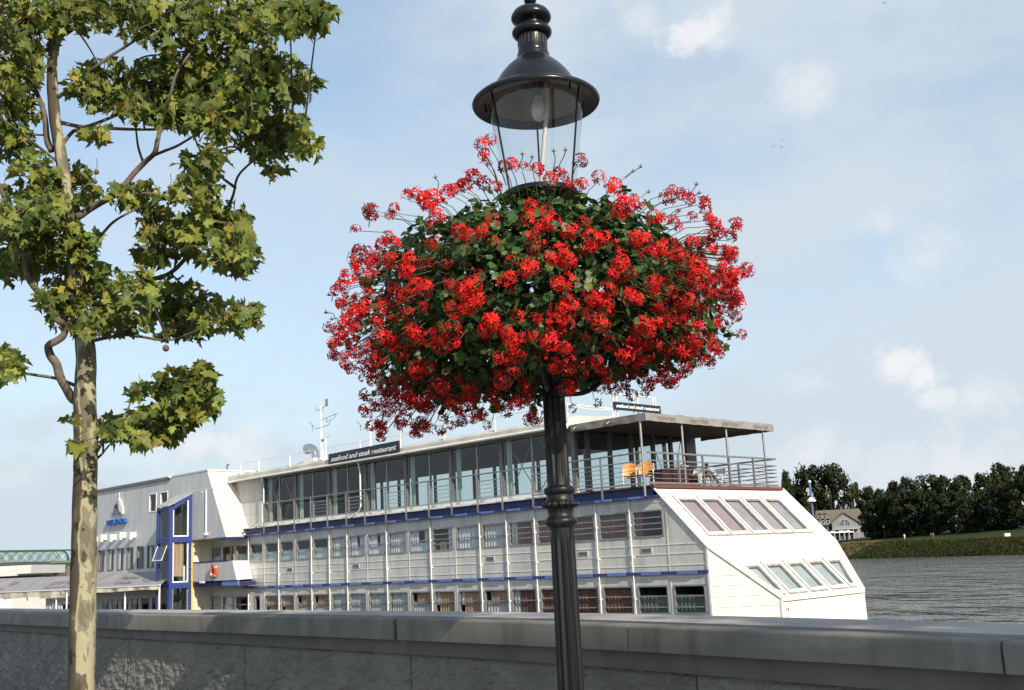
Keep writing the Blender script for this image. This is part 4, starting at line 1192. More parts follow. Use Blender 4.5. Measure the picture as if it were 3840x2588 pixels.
# ---- signs, life ring, loose things on board (each a thing of its own)
def signboard(nm, O, U, V, N, w, h, label):
    r = thing(nm, label, 'sign', O)
    g = MB(); g.box(O, U, V, N, 0, w, 0, h, -.06, 0.0); g.build('board', SIGNM, r)
    text('lettering', 'seafood and steak restaurant', O + U * (w * .035) + V * (h * .32) + N * .004, U, V, h * .60, SIGNTX, r, shear=.32, width=w * .93, bold=.004)
    return r
signboard('restaurant_sign', S(19.9, -.24, 6.19), -SD * .9999 + Z3v * .012, Z3v, -TD, 5.0, .52, 'long black board with white script lettering on the quay side roof edge')
signboard('restaurant_sign', S(5.50, 2.55, 7.00), TD, Z3v, -SD, 2.82, .30, 'small black board with white script lettering above the bow canopy')

lr = thing('life_ring', 'orange life ring with a black grab line hanging on the balcony front', 'life ring', S(28.16, HT - .08, 1.85))
g = MB(); c = S(28.16, HT - .09, 1.85)
pr = [c + U1 * .25 * math.cos(a) + Z3v * .25 * math.sin(a) for a in np.linspace(0, 2 * math.pi, 29)]
g.tube(pr, .075, 10, cap=False); g.build('ring', BUOY, lr, smooth=True)
g = MB(); pr = [c + N1 * .05 + U1 * (.33 + .03 * math.sin(4 * a)) * math.cos(a) + Z3v * (.33 + .03 * math.sin(4 * a)) * math.sin(a) for a in np.linspace(0, 2 * math.pi, 41)]
g.tube(pr, .012, 5, cap=False); g.build('grab_line', LETTER, lr)
for a in (.7, 2.3, 3.9, 5.5):
    g = MB(); g.tube([c + U1 * .25 * math.cos(a + q) + Z3v * .25 * math.sin(a + q) for q in (-.12, 0, .12)], .079, 10, cap=False); g.build('white_band', TRIM, lr, smooth=True)

def armchair(s, t, z, yaw, label):
    r = thing('garden_chair', label, 'chair', S(s, t, z), 'orange chairs on the bow terrace')
    R = lambda u, v, w: S(s, t, z) + (-SD * math.cos(yaw) + TD * math.sin(yaw)) * u + (SD * math.sin(yaw) + TD * math.cos(yaw)) * v + Z3v * w
    def pan(grid, name):
        n = len(grid); m_ = len(grid[0]); g = MB()
        vs = [R(*p) for row in grid for p in row]; vs2 = [tuple(np.array(v) - Z3v * .018 + TD * .014) for v in vs]
        fs = [(i * m_ + j, i * m_ + j + 1, (i + 1) * m_ + j + 1, (i + 1) * m_ + j) for i in range(n - 1) for j in range(m_ - 1)]
        g.add(vs, fs); g.add(vs2, fs)
        g.build(name, ORANGE, r, smooth=True)
    us = np.linspace(-.26, .26, 7)
    pan([[(u, v, .43 + .05 * (abs(u) / .26) ** 2 - .02 * math.sin(math.pi * (v + .25) / .5)) for u in us] for v in np.linspace(-.25, .25, 6)], 'seat')
    pan([[(u * (1 - .25 * max(0, (w - .75)) / .2), .25 + .12 * (w - .45) - .05 * (abs(u) / .26) ** 2, w + (-.06 * (abs(u) / .26) ** 3 if w > .85 else 0)) for u in us] for w in np.linspace(.50, .94, 6)], 'backrest')
    for sgn in (-1, 1):
        g = MB(); g.tube(catmull([R(.29 * sgn, -.24, 0), R(.29 * sgn, -.25, .55), R(.29 * sgn, -.18, .66), R(.29 * sgn, .22, .66)], 4), .018, 6)
        g.build('front_leg', TRIM, r); g = MB(); g.tube([R(.28 * sgn, .30, 0), R(.27 * sgn, .24, .45), R(.27 * sgn, .28, .66), R(.25 * sgn, .31, .85)], .018, 6); g.build('rear_leg', TRIM, r)
    g = MB(); g.tube([R(-.29, -.2, .40), R(.29, -.2, .40)], .015, 5); g.tube([R(-.28, .24, .40), R(.28, .24, .40)], .015, 5); g.build('frame', TRIM, r)
armchair(3.72, 1.05, 3.86, 0.75, 'orange chair with white frame left of the canopy corner post')
armchair(3.02, 1.0, 3.86, 0.55, 'orange chair with white frame right of the canopy corner post')
bx = thing('storage_box', 'dark red box with low lid behind the bow terrace railing', 'box', S(2.6, 1.7, 3.86))
g = MB(); sbox(g, 2.3, 2.85, 1.0, 2.5, 3.88, 4.40); sbox(g, 2.27, 2.88, .97, 2.53, 4.401, 4.43); g.build('body', REDBOX, bx)
g = MB(); sbox(g, 2.35, 2.8, 1.75, 2.45, 4.431, 4.52); g.build('lid', LETTER, bx)
cl = MB(); vs = []; n = 16
for i in range(n + 1):
    for j in range(n + 1):
        u = i / n; v = j / n
        s = 2.24 + .55 * v; t = 2.0 + 1.0 * u
        z = 4.30 * (1 - u) ** 1.0 + 3.90 * u + .16 * math.sin(math.pi * u) * (1 - .25 * v) + .04 * mnoise.noise(Vector((u * 5, v * 5, 2)))
        vs.append(S(s - .05 * math.sin(u * 9), t, max(z, 3.88)))
cl.add(vs, [(i * (n + 1) + j, (i + 1) * (n + 1) + j, (i + 1) * (n + 1) + j + 1, i * (n + 1) + j + 1) for i in range(n) for j in range(n)])
tag(cl.build('red_cloth', REDCLOTH, smooth=True), 'bright red cloth draped over the end of the dark red box', 'cloth')
g = MB(); g.ball(S(2.5, 2.45, 4.60), .09, 12, 8, sc=(1.5, 1.3, .75)); g.ball(S(2.48, 2.60, 4.59), .07, 10, 6, sc=(1.6, 1, .7))
tag(g.build('white_bundle', TRIM, smooth=True), 'rounded white bundle lying on top of the dark red box', 'bundle')
def folded_chair(s, t, label):
    r = thing('folding_chair', label, 'chair', S(s, t, 3.86), 'white folding chairs on the bow terrace')
    g = MB(); 
    for q in (-.2, .2):
        g.tube([S(s + q, t - .1, 3.86), S(s + q * .9, t + .22, 4.52)], .018, 5)
    g.build('leg_frame', TRIM, r)
    g = MB()
    for q in (-.18, .18): g.tube([S(s + q, t + .35, 3.86), S(s + q, t - .05, 4.28)], .018, 5)
    g.build('rear_frame', TRIM, r)
    g = MB(); g.hexa([S(s + .2, t - .12, 4.26), S(s - .2, t - .12, 4.26), S(s - .2, t + .2, 4.28), S(s + .2, t + .2, 4.28), S(s + .2, t - .12, 4.30), S(s - .2, t - .12, 4.30), S(s - .2, t + .2, 4.32), S(s + .2, t + .2, 4.32)]); g.build('seat', TRIM, r)
    g = MB(); sbox(g, s - .22, s + .22, t + .19, t + .23, 4.36, 4.54); g.build('backrest', TRIM, r)
folded_chair(2.45, 3.1, 'white folding chair next to the red cloth behind the bow railing')
folded_chair(2.45, 4.4, 'white folding chair right of the grey figure behind the bow railing')
fg = thing('grey_figure', 'weathered grey metal figure with a small round head on the bow terrace', 'sculpture', S(2.45, 3.8, 3.86))
g = MB(); b = S(2.45, 3.82, 3.86)
J = lambda u, w, n=0: b + TD * u + Z3v * w + SD * n
for q in ((J(-.22, 0), J(-.06, .34), J(-.02, .42)), (J(.16, 0), J(.2, .3), J(.04, .42)), (J(.75, .0), J(.52, .30), J(.12, .56))):
    g.tube(catmull(list(q), 4), .045, 7)
g.tube(catmull([J(0, .38), J(.0, .55), J(-.02, .70)], 4), [.10, .10, .11, .12, .13, .12, .10, .08, .05], 9)
g.tube(catmull([J(-.1, .66), J(-.26, .5), J(-.2, .36)], 4), .035, 6); g.tube(catmull([J(.08, .66), J(.25, .52), J(.34, .5)], 4), .035, 6)
g.build('body', GREYMETAL, fg, smooth=True)
g = MB(); g.ball(J(-.02, .82), .075, 10, 8, sc=(1, 1, 1.2)); g.build('head', mat('rusty_brown', (.16, .12, .09), .6), fg, smooth=True)
# blue pole standing at the far side of the bow
mp = thing('mooring_pole', 'slim blue pole with a white collar behind the far edge of the bow', 'pole', S(1.2, 8.6, WATER_Z))
g = MB(); b = S(1.2, 8.6, 0); g.tube([b + Z3v * WATER_Z, b + Z3v * 4.0], .042, 10); g.build('post', mat('pole_blue', (.08, .11, .30), .5), mp, smooth=40)
g = MB(); g.lathe(b, [(.0, 3.28), (.17, 3.28), (.17, 3.32), (.06, 3.44), (.0, 3.44)], 14); g.build('collar', TRIM, mp, smooth=40)
g = MB(); g.ball(b + Z3v * 4.03, .06, 8, 6); g.build('cap', TRIM, mp)

# ---- awnings over the gangway deck, the pontoon below, the small boat and the far ferry
pt = thing('pontoon', 'grey floating pontoon deck along the stern half of the hotel ship', 'pontoon', S(46, -3.0, WATER_Z))
g = MB(); sbox(g, 30.9, 66, -4.4, -2.3, WATER_Z - .4, -1.7); g.build('hull', GREYMETAL, pt)
g = MB(); sbox(g, 30.9, 66, -4.4, -2.3, -1.699, -1.62); g.build('deck', FLOOR, pt)
def awning(sa, sb, zf0, zf1, zt0, zt1, vdrop, label, letters, slant=0.0):
    """front edge at t=-3.0 from sa (bow end) to sb"""
    r = thing('awning', label, 'awning', S((sa + sb) / 2, -2.2, -1.6), 'sloping grey awnings over the gangway')
    g = MB(); n = 40; m_ = 6; vs = []
    for i in range(n + 1):
        u = i / n
        for j in range(m_ + 1):
            v = j / m_
            sa_ = sa + slant * v; s = sa_ + (sb - sa_) * u; t = -3.0 + (HT - .03 + 3.0) * v
            z = (zf0 + (zf1 - zf0) * u) * (1 - v) + (zt0 + (zt1 - zt0) * u) * v - .05 * math.sin(math.pi * v) - .012 * abs(math.sin(u * 25)) * math.sin(math.pi * v)
            vs.append(S(s, t, z))
    g.add(vs, [(i * (m_ + 1) + j, (i + 1) * (m_ + 1) + j, (i + 1) * (m_ + 1) + j + 1, i * (m_ + 1) + j + 1) for i in range(n) for j in range(m_)])
    fab = g.build('fabric', AWN, r, smooth=True)
    g = MB(); vs = []; n = 70
    for k in range(n + 1):
        u = k / n; s = sa + (sb - sa) * u; zf = zf0 + (zf1 - zf0) * u
        w = .03 * math.sin(s * 2.1) + .02 * math.sin(s * 5.3 + 1)
        d = vdrop * (1 + .12 * math.sin(s * .9 + 1))
        vs += [S(s, -3.0, zf), S(s, -3.02 - w, zf - d * .5), S(s, -3.02 - w * 1.6, zf - d)]
    g.add(vs, [(3 * k + a, 3 * k + 3 + a, 3 * k + 4 + a, 3 * k + 1 + a) for k in range(n) for a in range(2)])
    g.build('valance', VALANCE, r, smooth=True)
    g = MB(); g.tube([S(sa - .05, -3.0, zf0 + .02), S(sb, -3.0, zf1 + .02)], .035, 8); g.build('front_bar', TRIM, r)
    k = 0
    for s in letters['posts']:
        g = MB(); u = (s - sa) / (sb - sa); g.tube([S(s, -2.96, -1.62), S(s, -2.96, zf0 + (zf1 - zf0) * u)], .045, 8); g.build('post', TRIM, r, smooth=40)
    for s, body, v, size, mm, wd in letters['text']:
        u = (s - sa) / (sb - sa); zf = zf0 + (zf1 - zf0) * u; zt = zt0 + (zt1 - zt0) * u
        a = S(s, -3.0, zf); e = S(s, HT, zt); V = (e - a); L = np.linalg.norm(V); V /= L
        du = (S(sa, -3, zf0) - S(sb, -3, zf1)); du /= np.linalg.norm(du)
        nn = np.cross(du, V); V = np.cross(nn, du); V /= np.linalg.norm(V)
        text('lettering', body, a + V * (L * v) + np.cross(du, V) * .02, du, V, size, mm, r, width=wd)
awning(30.15, 41.6, 1.30, 1.26, 2.02, 2.04, .19, 'shorter grey awning with pale valance beside the blue stair tower',
       dict(posts=(30.25, 33.9, 41.0), text=[(36.5, 'Botel', .58, .34, LETTER, 1.6), (36.3, 'Gracia', .26, .38, LETTER, 1.9)]), slant=2.05)
awning(41.75, 61.0, 1.25, 1.27, 2.02, 2.22, .34, 'longer grey awning lettered in red and black left of the tree trunk',
       dict(posts=(42.4, 46.6, 50.0, 55.0, 60.5), text=[(45.6, 'SURF', .45, .62, LETTERG, 1.85), (43.55, "'N'", .45, .62, LETTERR, .9), (42.55, 'TU', .45, .62, LETTERG, .7), (45.3, 'seafood and steak r', .22, .30, LETTERG, 3.4),
                                        (52.0, 'RF', .5, .62, LETTERG, .9), (52.3, 'urant', .22, .34, LETTERG, .9)]))
boat = thing('cabin_boat', 'white cabin boat with dark windows moored under the longer awning', 'boat', S(48, 1.5, WATER_Z))
g = MB()
hp = [(43.2, .6), (42.6, 1.6), (43.2, 2.6), (56, 2.8), (57, 1.6), (56, .4)]
m_ = len(hp)
g.add([S(a, b * .8 + .3, WATER_Z - .3) for a, b in hp] + [S(a, b, -1.2) for a, b in hp], [tuple(range(m_))[::-1], tuple(range(m_, 2 * m_))] + [(k, (k + 1) % m_, m_ + (k + 1) % m_, m_ + k) for k in range(m_)])
g.build('hull', BRIGHT, boat)
g = MB(); cw = [(43.4 + 1.75 * k, 44.75 + 1.75 * k, -.42, .42) for k in range(5)]
wall_sheet(g, lambda u, v, d: S(u, .5 + d, v), (43.0, 52.5), (-1.2, .75), cw)
g.poly([S(43.0, .5, -1.2), S(43.0, 2.5, -1.2), S(43.25, 2.5, .75), S(43.0, .5, .75)])
sbox(g, 42.7, 53, .3, 2.7, .76, .88)
sbox(g, 43.05, 52.4, 2.4, 2.5, -1.2, .75)
g.build('cabin', BRIGHT, boat)
for a, b, c, d in cw:
    window(boat, S(b, .5, c), U1, Z3v, N1, b - a, d - c, r=.08, fr=.05, bars=(), frame=TRIM, pane=TINTED, name='cabin_window')
g = MB(); sbox(g, 43.1, 52.4, 1.4, 1.5, -1.2, .75); g.build('cabin_inside', DARK, boat)

# ------------------------------------------------------------------ far left: ferry roofs and the truss bridge
fe = thing('river_ferry', 'distant white river ferry with stacked flat roofs at the left edge', 'ferry', at(20, 2165, 120))
def fbox(x0, x1, y0, y1, Y, d, mi=0):
    a = at(x0, y1, Y); b = at(x1, y1, Y); zt = at(x0, y0, Y)[2]
    g.wbox(a[0], b[0], Y, Y + d, min(a[2], b[2]), zt, mi)
FGREY = mat('ferry_grey', (.05, .05, .06), .5)
FWHITE = mat('ferry_white', (.50, .49, .48), .5)
g = MB(); fbox(-320, 116, 2140, 2150, 120, 9); g.build('upper_roof', FWHITE, fe)
g = MB(); fbox(-320, 85, 2128, 2134, 120.5, 7); g.build('top_roof', FGREY, fe)
g = MB(); fbox(-320, 62, 2153, 2159, 119.8, 9); g.build('deck_edge', FWHITE, fe)
g = MB(); fbox(-320, 60, 2150, 2186, 121, 7); fbox(-320, 78, 2134, 2140, 121.5, 6); g.build('cabin', FGREY, fe)
a = at(-320, 2190, 120); b = at(55, 2190, 120)
g = MB(); g.wbox(a[0], b[0], 119.5, 130, WATER_Z - .3, a[2]); g.build('hull', BRIGHT, fe)
for k in range(6):
    g = MB(); x = -60 + 22 * k; fbox(x, x + 17, 2161, 2174, 120.8, .15); g.build('window', DARK, fe)

GREENP = mat('bridge_green_paint', (.028, .085, .040), .5, var=(.04, .10, .055), vscale=.3)
GREENL = mat('bridge_pale_walkway', (.13, .155, .105), .6)
PIERM = mat('bridge_pier_stone', (.17, .135, .12), .8, var=(.13, .1, .09), vscale=.2)
BY0, BY1 = 600.0, 640.0
A0 = at(-500, 2130.5, BY0 - 75); A1 = at(300, 2116.5, BY1)
bz0 = at(0, 2124.5, BY0)[2]
bdir = np.array([A1[0] - A0[0], A1[1] - A0[1], 0]); BL = np.linalg.norm(bdir); bdir /= BL
bn = np.array([bdir[1], -bdir[0], 0])
if bn[1] > 0: bn = -bn
br = thing('truss_bridge', 'green steel lattice truss bridge crossing the river far at left', 'bridge', (A0[0], A0[1], WATER_Z))
def BP(u, z, n=0): return np.array([A0[0], A0[1], 0]) + bdir * u + bn * n + Z3v * z
HB = 8.3
for n_ in (0.0, -9.0):
    g = MB()
    g.box(BP(0, 0), bdir, Z3v, bn, 0, BL - 5, bz0 + HB - .9, bz0 + HB, n_ - .4, n_ + .4)
    g.box(BP(0, 0), bdir, Z3v, bn, 0, BL, bz0 + .1, bz0 + 1.2, n_ - .4, n_ + .4)
    # curved end of the top chord
    g.build('chord', GREENP, br)
    g = MB()
    ue = BL - 5
    pts = [BP(ue, bz0 + HB - .4, n_), BP(ue + 2.2, bz0 + HB - 1.2, n_), BP(ue + 4.0, bz0 + HB - 3.4, n_), BP(ue + 4.8, bz0 + 1, n_)]
    g.tube(catmull(pts, 4), .6, 6)
    g.build('end_post', GREENP, br)
    g = MB(); P_ = 6.2; k = 0
    u = BL - 5.5
    while u > 0:
        for (ua, ub) in ((u, u - P_), (u - P_, u)):
            for o in (0,):
                g.tube([BP(ua, bz0 + 1.1, n_), BP(ub, bz0 + HB - .8, n_)], .23, 4, cap=False)
                g.tube([BP(ua - P_ / 2 * .62, bz0 + 1.1, n_ + .1), BP(ub - P_ / 2 * .62, bz0 + HB - .8, n_ + .1)], .15, 4, cap=False)
        u -= P_
    g.build('lattice', GREENP, br)
g = MB(); g.box(BP(0, 0), bdir, Z3v, bn, 0, BL + 1, bz0 - 1.1, bz0 + .1, -9.5, .5); g.build('deck', GREENP, br)
g = MB(); g.box(BP(0, 0), bdir, Z3v, bn, 0, BL, bz0 + .6, bz0 + 2.0, .45, 1.1); g.build('walkway_edge', GREENL, br)
g = MB(); up = BL - 6
g.box(BP(up, 0), bdir, Z3v, bn, -4.2, 0, WATER_Z - 1, bz0 - 1.2, -10, 1, 0); g.box(BP(up, 0), bdir, Z3v, bn, .01, 1.6, WATER_Z - 1, bz0 - 1.2, -9, 0, 1)
for k in range(7): g.box(BP(up, 0), bdir, Z3v, bn, 1.61, 3.2, WATER_Z + 2 + 2.0 * k, WATER_Z + 3.4 + 2.0 * k, -8.5, -.5, 1)
g.build('pier', [PIERM, mat('pale_pier_stone', (.27, .22, .18), .8)], br)

# ------------------------------------------------------------------ far bank trees
LEAFFAR = mat('far_foliage', (1, 1, 1), 0.85, spec=0.15, attr='tint', transl=0.12)
TRUNKFAR = mat('far_trunk', (.05, .04, .03), .9)
def crown_mesh(seed, kind, hue=(.020, .030, .0135)):
    """a unit crown: height 1, radius about .5, many small leaf clumps on irregular boughs"""
    r = random.Random(seed); g = MB(); tints = []
    blobs = []
    nb = 46
    for k in range(nb):
        h = (k + .5) / nb
        if kind == 'round': rad = .50 * math.sin(math.pi * (0.12 + .83 * h)) ** .55
        elif kind == 'tall': rad = .46 * math.sin(math.pi * (0.10 + .86 * h)) ** .7
        else: rad = .48 * (1 - .55 * h) * (0.6 + .4 * math.sin(math.pi * min(1, h * 1.8)))
        a = r.uniform(0, 2 * math.pi); q = rad * r.uniform(.35, .85)
        blobs.append((q * math.cos(a), q * math.sin(a), h * .93 + .03 + r.uniform(-.02, .02), r.uniform(.09, .17)))
    for bx, by, bz, br_ in blobs:
        tone = r.uniform(.5, 1.5); wm_ = r.uniform(.85, 1.3)
        for _ in range(95):
            v = np.array([r.gauss(0, 1), r.gauss(0, 1), r.gauss(0, 1)]); v /= np.linalg.norm(v)
            p = np.array([bx, by, bz]) + v * br_ * r.uniform(.55, 1.12) * np.array([1, 1, .72])
            nrm = v + np.array([r.gauss(0, .5), r.gauss(0, .5), r.gauss(.3, .5)]); nrm /= np.linalg.norm(nrm)
            x = np.cross(nrm, [0, 0, 1.]); x /= np.linalg.norm(x) + 1e-6; y = np.cross(nrm, x)
            s = r.uniform(.014, .032)
            a = r.uniform(0, 6.3); x, y = x * math.cos(a) + y * math.sin(a), y * math.cos(a) - x * math.sin(a)
            g.add([p - x * s - y * s * .3, p - y * s, p + x * s - y * s * .2, p + x * s * .5 + y * s, p - x * s * .6 + y * s * .8], [(0, 1, 2, 3, 4)])
            t = tone * r.uniform(.75, 1.25)
            tints.append((hue[0] * t * wm_, hue[1] * t, hue[2] * t / wm_, 1))
    return g, tints
def build_proto(seed, kind, hue=(.020, .030, .0135)):
    g, t = crown_mesh(seed, kind, hue)
    o = g.build('crown', LEAFFAR, None, tints=t)
    tr = MB(); tr.tube([(0, 0, -.28), (0.01, 0, .1), (-.01, .01, .5)], [.035, .028, .012], 7)
    for k in range(5):
        a = k * 1.3; tr.tube([(0, 0, .05 + .07 * k), (.16 * math.cos(a), .16 * math.sin(a), .25 + .08 * k)], [.015, .005], 5)
    b = tr.build('trunk', TRUNKFAR, None)
    return o, b
protos = [build_proto(11, 'round'), build_proto(12, 'tall'), build_proto(13, 'round'), build_proto(14, 'cone'), build_proto(15, 'tall'), build_proto(16, 'round', (.046, .055, .024)), build_proto(17, 'cone', (.040, .042, .014))]
used_proto = set()
def far_tree(px, ytop, wpx, Y, proto, label, ybase=2012, group='trees on the far river bank', gx=1.0):
    top = at(px, ytop, Y); x, y = top[0], top[1]
    base = terrain_z(x, y) - .3 if Y < 560 else at(px, ybase, Y)[2]
    sc_ = Y / FPX * 1.02
    w = wpx * sc_; H = top[2] - base; ch = H * .97
    r = thing('bank_tree', label, 'tree', (x, y, base), group)
    co, bo = protos[proto]
    for src in (co, bo):
        if proto in used_proto: o = src.copy(); link(o)
        else: o = src
        o.parent = r; o.location = (0, 0, H * .03)
        o.scale = (w, w, ch); o.rotation_euler = (0, 0, random.uniform(0, 6.3))
    used_proto.add(proto)
    return r
ZT = lambda x, y: (2860 + x / 2.3745, 1700 + y / 2.3745)
TREES = [  # x, top y in the enlarged view, width in photo px, distance, kind, label
    (205, 165, 62, 470, 1, 'narrow dark tree rising just behind the blue pole'),
    (400, 132, 150, 475, 2, 'tall broad dark tree left of the gap, behind the house roof'),
    (590, 120, 150, 470, 0, 'tallest round dark green tree above the house with the gable'),
    (385, 400, 75, 420, 3, 'low olive green tree in front of the tall pair, left of the house'),
    (805, 278, 64, 520, 2, 'small pale green tree far back right of the house roof'),
    (925, 310, 80, 490, 0, 'dark rounded tree top just right of the pale far one'),
    (1045, 322, 70, 480, 1, 'dark low tree top in the dip of the tree line'),
    (1160, 256, 84, 455, 4, 'dark pointed tree at the left end of the high tree line'),
    (1290, 226, 96, 450, 0, 'broad dark tree topping the left part of the high tree line'),
    (1470, 203, 120, 470, 2, 'pale yellowish green tree crown showing above the dark row'),
    (1625, 212, 100, 460, 0, 'broad dark tree right of the pale yellowish crown'),
    (1765, 200, 95, 440, 4, 'dark peaked tree in the middle of the right hand row'),
    (1940, 188, 105, 440, 2, 'dull green tree with a ragged top before the tallest crown'),
    (2092, 92, 82, 455, 4, 'tall dark tree with a knob shaped top near the right edge'),
    (2175, 135, 110, 470, 2, 'greyish green broad tree beside the knob topped one'),
    (2318, 112, 96, 450, 1, 'tall dark tree cut by the right edge of the view'),
    (985, 420, 118, 400, 0, 'very dark tree hiding the right corner of the house'),
    (1120, 360, 110, 395, 2, 'dark full crowned tree right of the house, front row'),
    (1275, 330, 135, 385, 0, 'large dark dome shaped tree standing above the white clad walker'),
    (1470, 340, 130, 380, 2, 'dark round tree standing above the two red clad walkers'),
    (1640, 350, 120, 370, 0, 'dark tree left of the far lamp post, front row'),
    (1800, 390, 120, 360, 2, 'dense low dark tree right of the far lamp post'),
    (1950, 330, 125, 360, 0, 'dark spreading tree between lamp post and white cabinet'),
    (2120, 300, 130, 350, 2, 'big dark tree directly above the white cabinet'),
    (2300, 210, 140, 345, 0, 'nearest very dark tree filling the right edge of the bank'),
]
pale = {4, 9, 14}
for i, (x, y, w, Y, kd, lab) in enumerate(TREES):
    px, py = ZT(x, y)
    far_tree(px, py, w * 1.12, Y, 5 if i in pale else 6 if i == 3 else kd, lab)
# brush along the foot of the trees
for k, (x, w) in enumerate(((1000, 60), (1180, 60), (1390, 70), (1560, 60), (1730, 50), (1880, 70), (2040, 70), (2230, 80))):
    px, py = ZT(x, 640 + 12 * (k % 3))
    far_tree(px, py, w, 404 - k * 7, (0, 2)[k % 2], ['low dark bush under the trees right of the house', 'low dark bush left of the white clad walker', 'low dark bush between the walkers', 'low dark bush right of the two red clad walkers', 'low dark bush at the far lamp post', 'low dark bush right of the lamp post', 'low dark bush left of the white cabinet', 'low dark bush right of the white cabinet'][k], group='bushes under the far trees')
# trees below the bridge
for k, (x, yt, w) in enumerate(((55, 2112, 60), (95, 2120, 50), (130, 2108, 60), (170, 2106, 66), (205, 2104, 60), (238, 2112, 50), (20, 2118, 60), (275, 2112, 60), (310, 2110, 60))):
    far_tree(x, yt + 9, w, 705 + 8 * (k % 3), (0, 2, 0, 2)[k % 4], 'distant bluish green tree seen under the green bridge', ybase=2186, group='trees under the far bridge')

for k, (a_, b_) in enumerate(protos):
    if k not in used_proto: bpy.data.objects.remove(a_); bpy.data.objects.remove(b_)

# ------------------------------------------------------------------ the house on the far bank
HY = 432.0
hx = at(3168, 2010, HY); hz = terrain_z(hx[0], hx[1])
hs = HY / FPX * 1.02
house = thing('gabled_house', 'pale grey house with tan roof and a wide arched gable window across the river', 'house', (hx[0], hx[1], hz))
HWALL = mat('house_wall', (.20, .21, .235), .8, var=(.17, .18, .20), vscale=.5)
HROOF = mat('house_roof_tiles', (.125, .105, .08), .8, var=(.10, .085, .065), vscale=.6, bump=.3, bscale=3)
HTRIM = mat('house_trim', (.32, .33, .35), .6)
HU = np.array([math.cos(.12), math.sin(.12) * -1, 0]); HN = np.array([HU[1], -HU[0], 0])
if HN[1] > 0: HN = -HN
O = np.array([hx[0], hx[1], hz])
pxm = lambda n: n * hs
g = MB()
Wl, Wr = pxm(-96), pxm(78); He = pxm(56); Hr = pxm(110); Dp = 11
def hbox(u0, u1, v0, v1, n0, n1, mi=0): g.box(O, HU, Z3v, HN, u0, u1, v0, v1, n0, n1, mi)
hbox(Wl, Wr, -2, He, -Dp, 0); g.build('wall', HWALL, house)
g = MB()
R_ = lambda u, v, n: O + HU * u + Z3v * v + HN * n
g.poly([R_(Wl - .6, He - .2, .8), R_(Wr + .6, He - .2, .8), R_(Wr - 1.0, Hr, -Dp / 2), R_(Wl + 1.0, Hr, -Dp / 2)])
g.poly([R_(Wl - .6, He - .2, -Dp - .8), R_(Wr + .6, He - .2, -Dp - .8), R_(Wr - 1.0, Hr, -Dp / 2), R_(Wl + 1.0, Hr, -Dp / 2)])
g.poly([R_(Wl - .6, He - .2, .8), R_(Wl + 1.0, Hr, -Dp / 2), R_(Wl - .6, He - .2, -Dp - .8)]); g.poly([R_(Wr + .6, He - .2, .8), R_(Wr - 1.0, Hr, -Dp / 2), R_(Wr + .6, He - .2, -Dp - .8)])
roof = g.build('roof', HROOF, house)
# gable projecting to the river
ga, gb, gc = pxm(-43), pxm(48), pxm(2); ge, gt = pxm(62), pxm(93)
g = MB()
hbox(ga, gb, pxm(40), ge, -6, 1.6)
g.poly([R_(ga, ge, 1.6), R_(gb, ge, 1.6), R_(gc, gt, 1.6)])
g.build('gable_wall', HWALL, house)
g = MB()
for a, b in (((ga - .6, ge - .5), (gc, gt + .15)), ((gc, gt + .15), (gb + .6, ge - .5))):
    g.hexa([R_(*a, 2.2), R_(*b, 2.2), R_(*b, -7), R_(*a, -7), R_(a[0], a[1] + .3, 2.2), R_(b[0], b[1] + .3, 2.2), R_(b[0], b[1] + .3, -7), R_(a[0], a[1] + .3, -7)])
g.build('gable_roof', HROOF, house)
g = MB(); rr = pxm(17.5); cz = pxm(52)
g.poly([R_(gc + rr * math.cos(a), cz + rr * 1.15 * math.sin(a), 1.66) for a in np.linspace(0, math.pi, 17)]); w_ = g.build('arched_window', DARK, house)
g = MB()
g.box(R_(gc, cz, 0), HU, Z3v, HN, -.14, .14, 0, rr * 1.14, 1.68, 1.74)
g.tube([R_(gc + rr * .55 * math.cos(a), cz + rr * .63 * math.sin(a), 1.72) for a in np.linspace(0, math.pi, 13)], .10, 5)
g.tube([R_(gc + rr * math.cos(a), cz + rr * 1.15 * math.sin(a), 1.70) for a in np.linspace(0, math.pi, 17)], .12, 5)
for a in (.75, 2.4): g.tube([R_(gc, cz, 1.72), R_(gc + rr * math.cos(a), cz + rr * 1.15 * math.sin(a), 1.72)], .08, 5)
g.build('glazing_bars', HTRIM, w_)
g = MB(); g.box(O, HU, Z3v, HN, ga - .3, gb + .3, pxm(36), pxm(39.5), -.5, 3.2)
for k in range(22): u = ga + (gb - ga) * k / 21; g.box(O, HU, Z3v, HN, u - .05, u + .05, pxm(39.6), pxm(45), 3.0, 3.12)
g.box(O, HU, Z3v, HN, ga, gb, pxm(45), pxm(46), 2.95, 3.15); g.build('balcony', HTRIM, house)
for k in range(6):
    u = ga + .4 + (gb - ga - .8) * k / 5
    g = MB(); g.tube([R_(u, 0, 2.8), R_(u, pxm(36), 2.8)], .22, 8); g.build('column', HTRIM, house, smooth=40)
for k in range(4):
    u = ga + 1.0 + (gb - ga - 2) * k / 4
    g = MB(); g.box(O, HU, Z3v, HN, u, u + 1.5, pxm(2), pxm(30), .01, .08); g.build('ground_window', DARK, house)
for k, (u, v) in enumerate(((-86, 27), (-70, 27), (-54, 27))):
    g = MB(); g.box(O, HU, Z3v, HN, pxm(u), pxm(u + 12), pxm(v + 8), pxm(v + 23), .01, .08); g.build('upper_window', DARK, house)
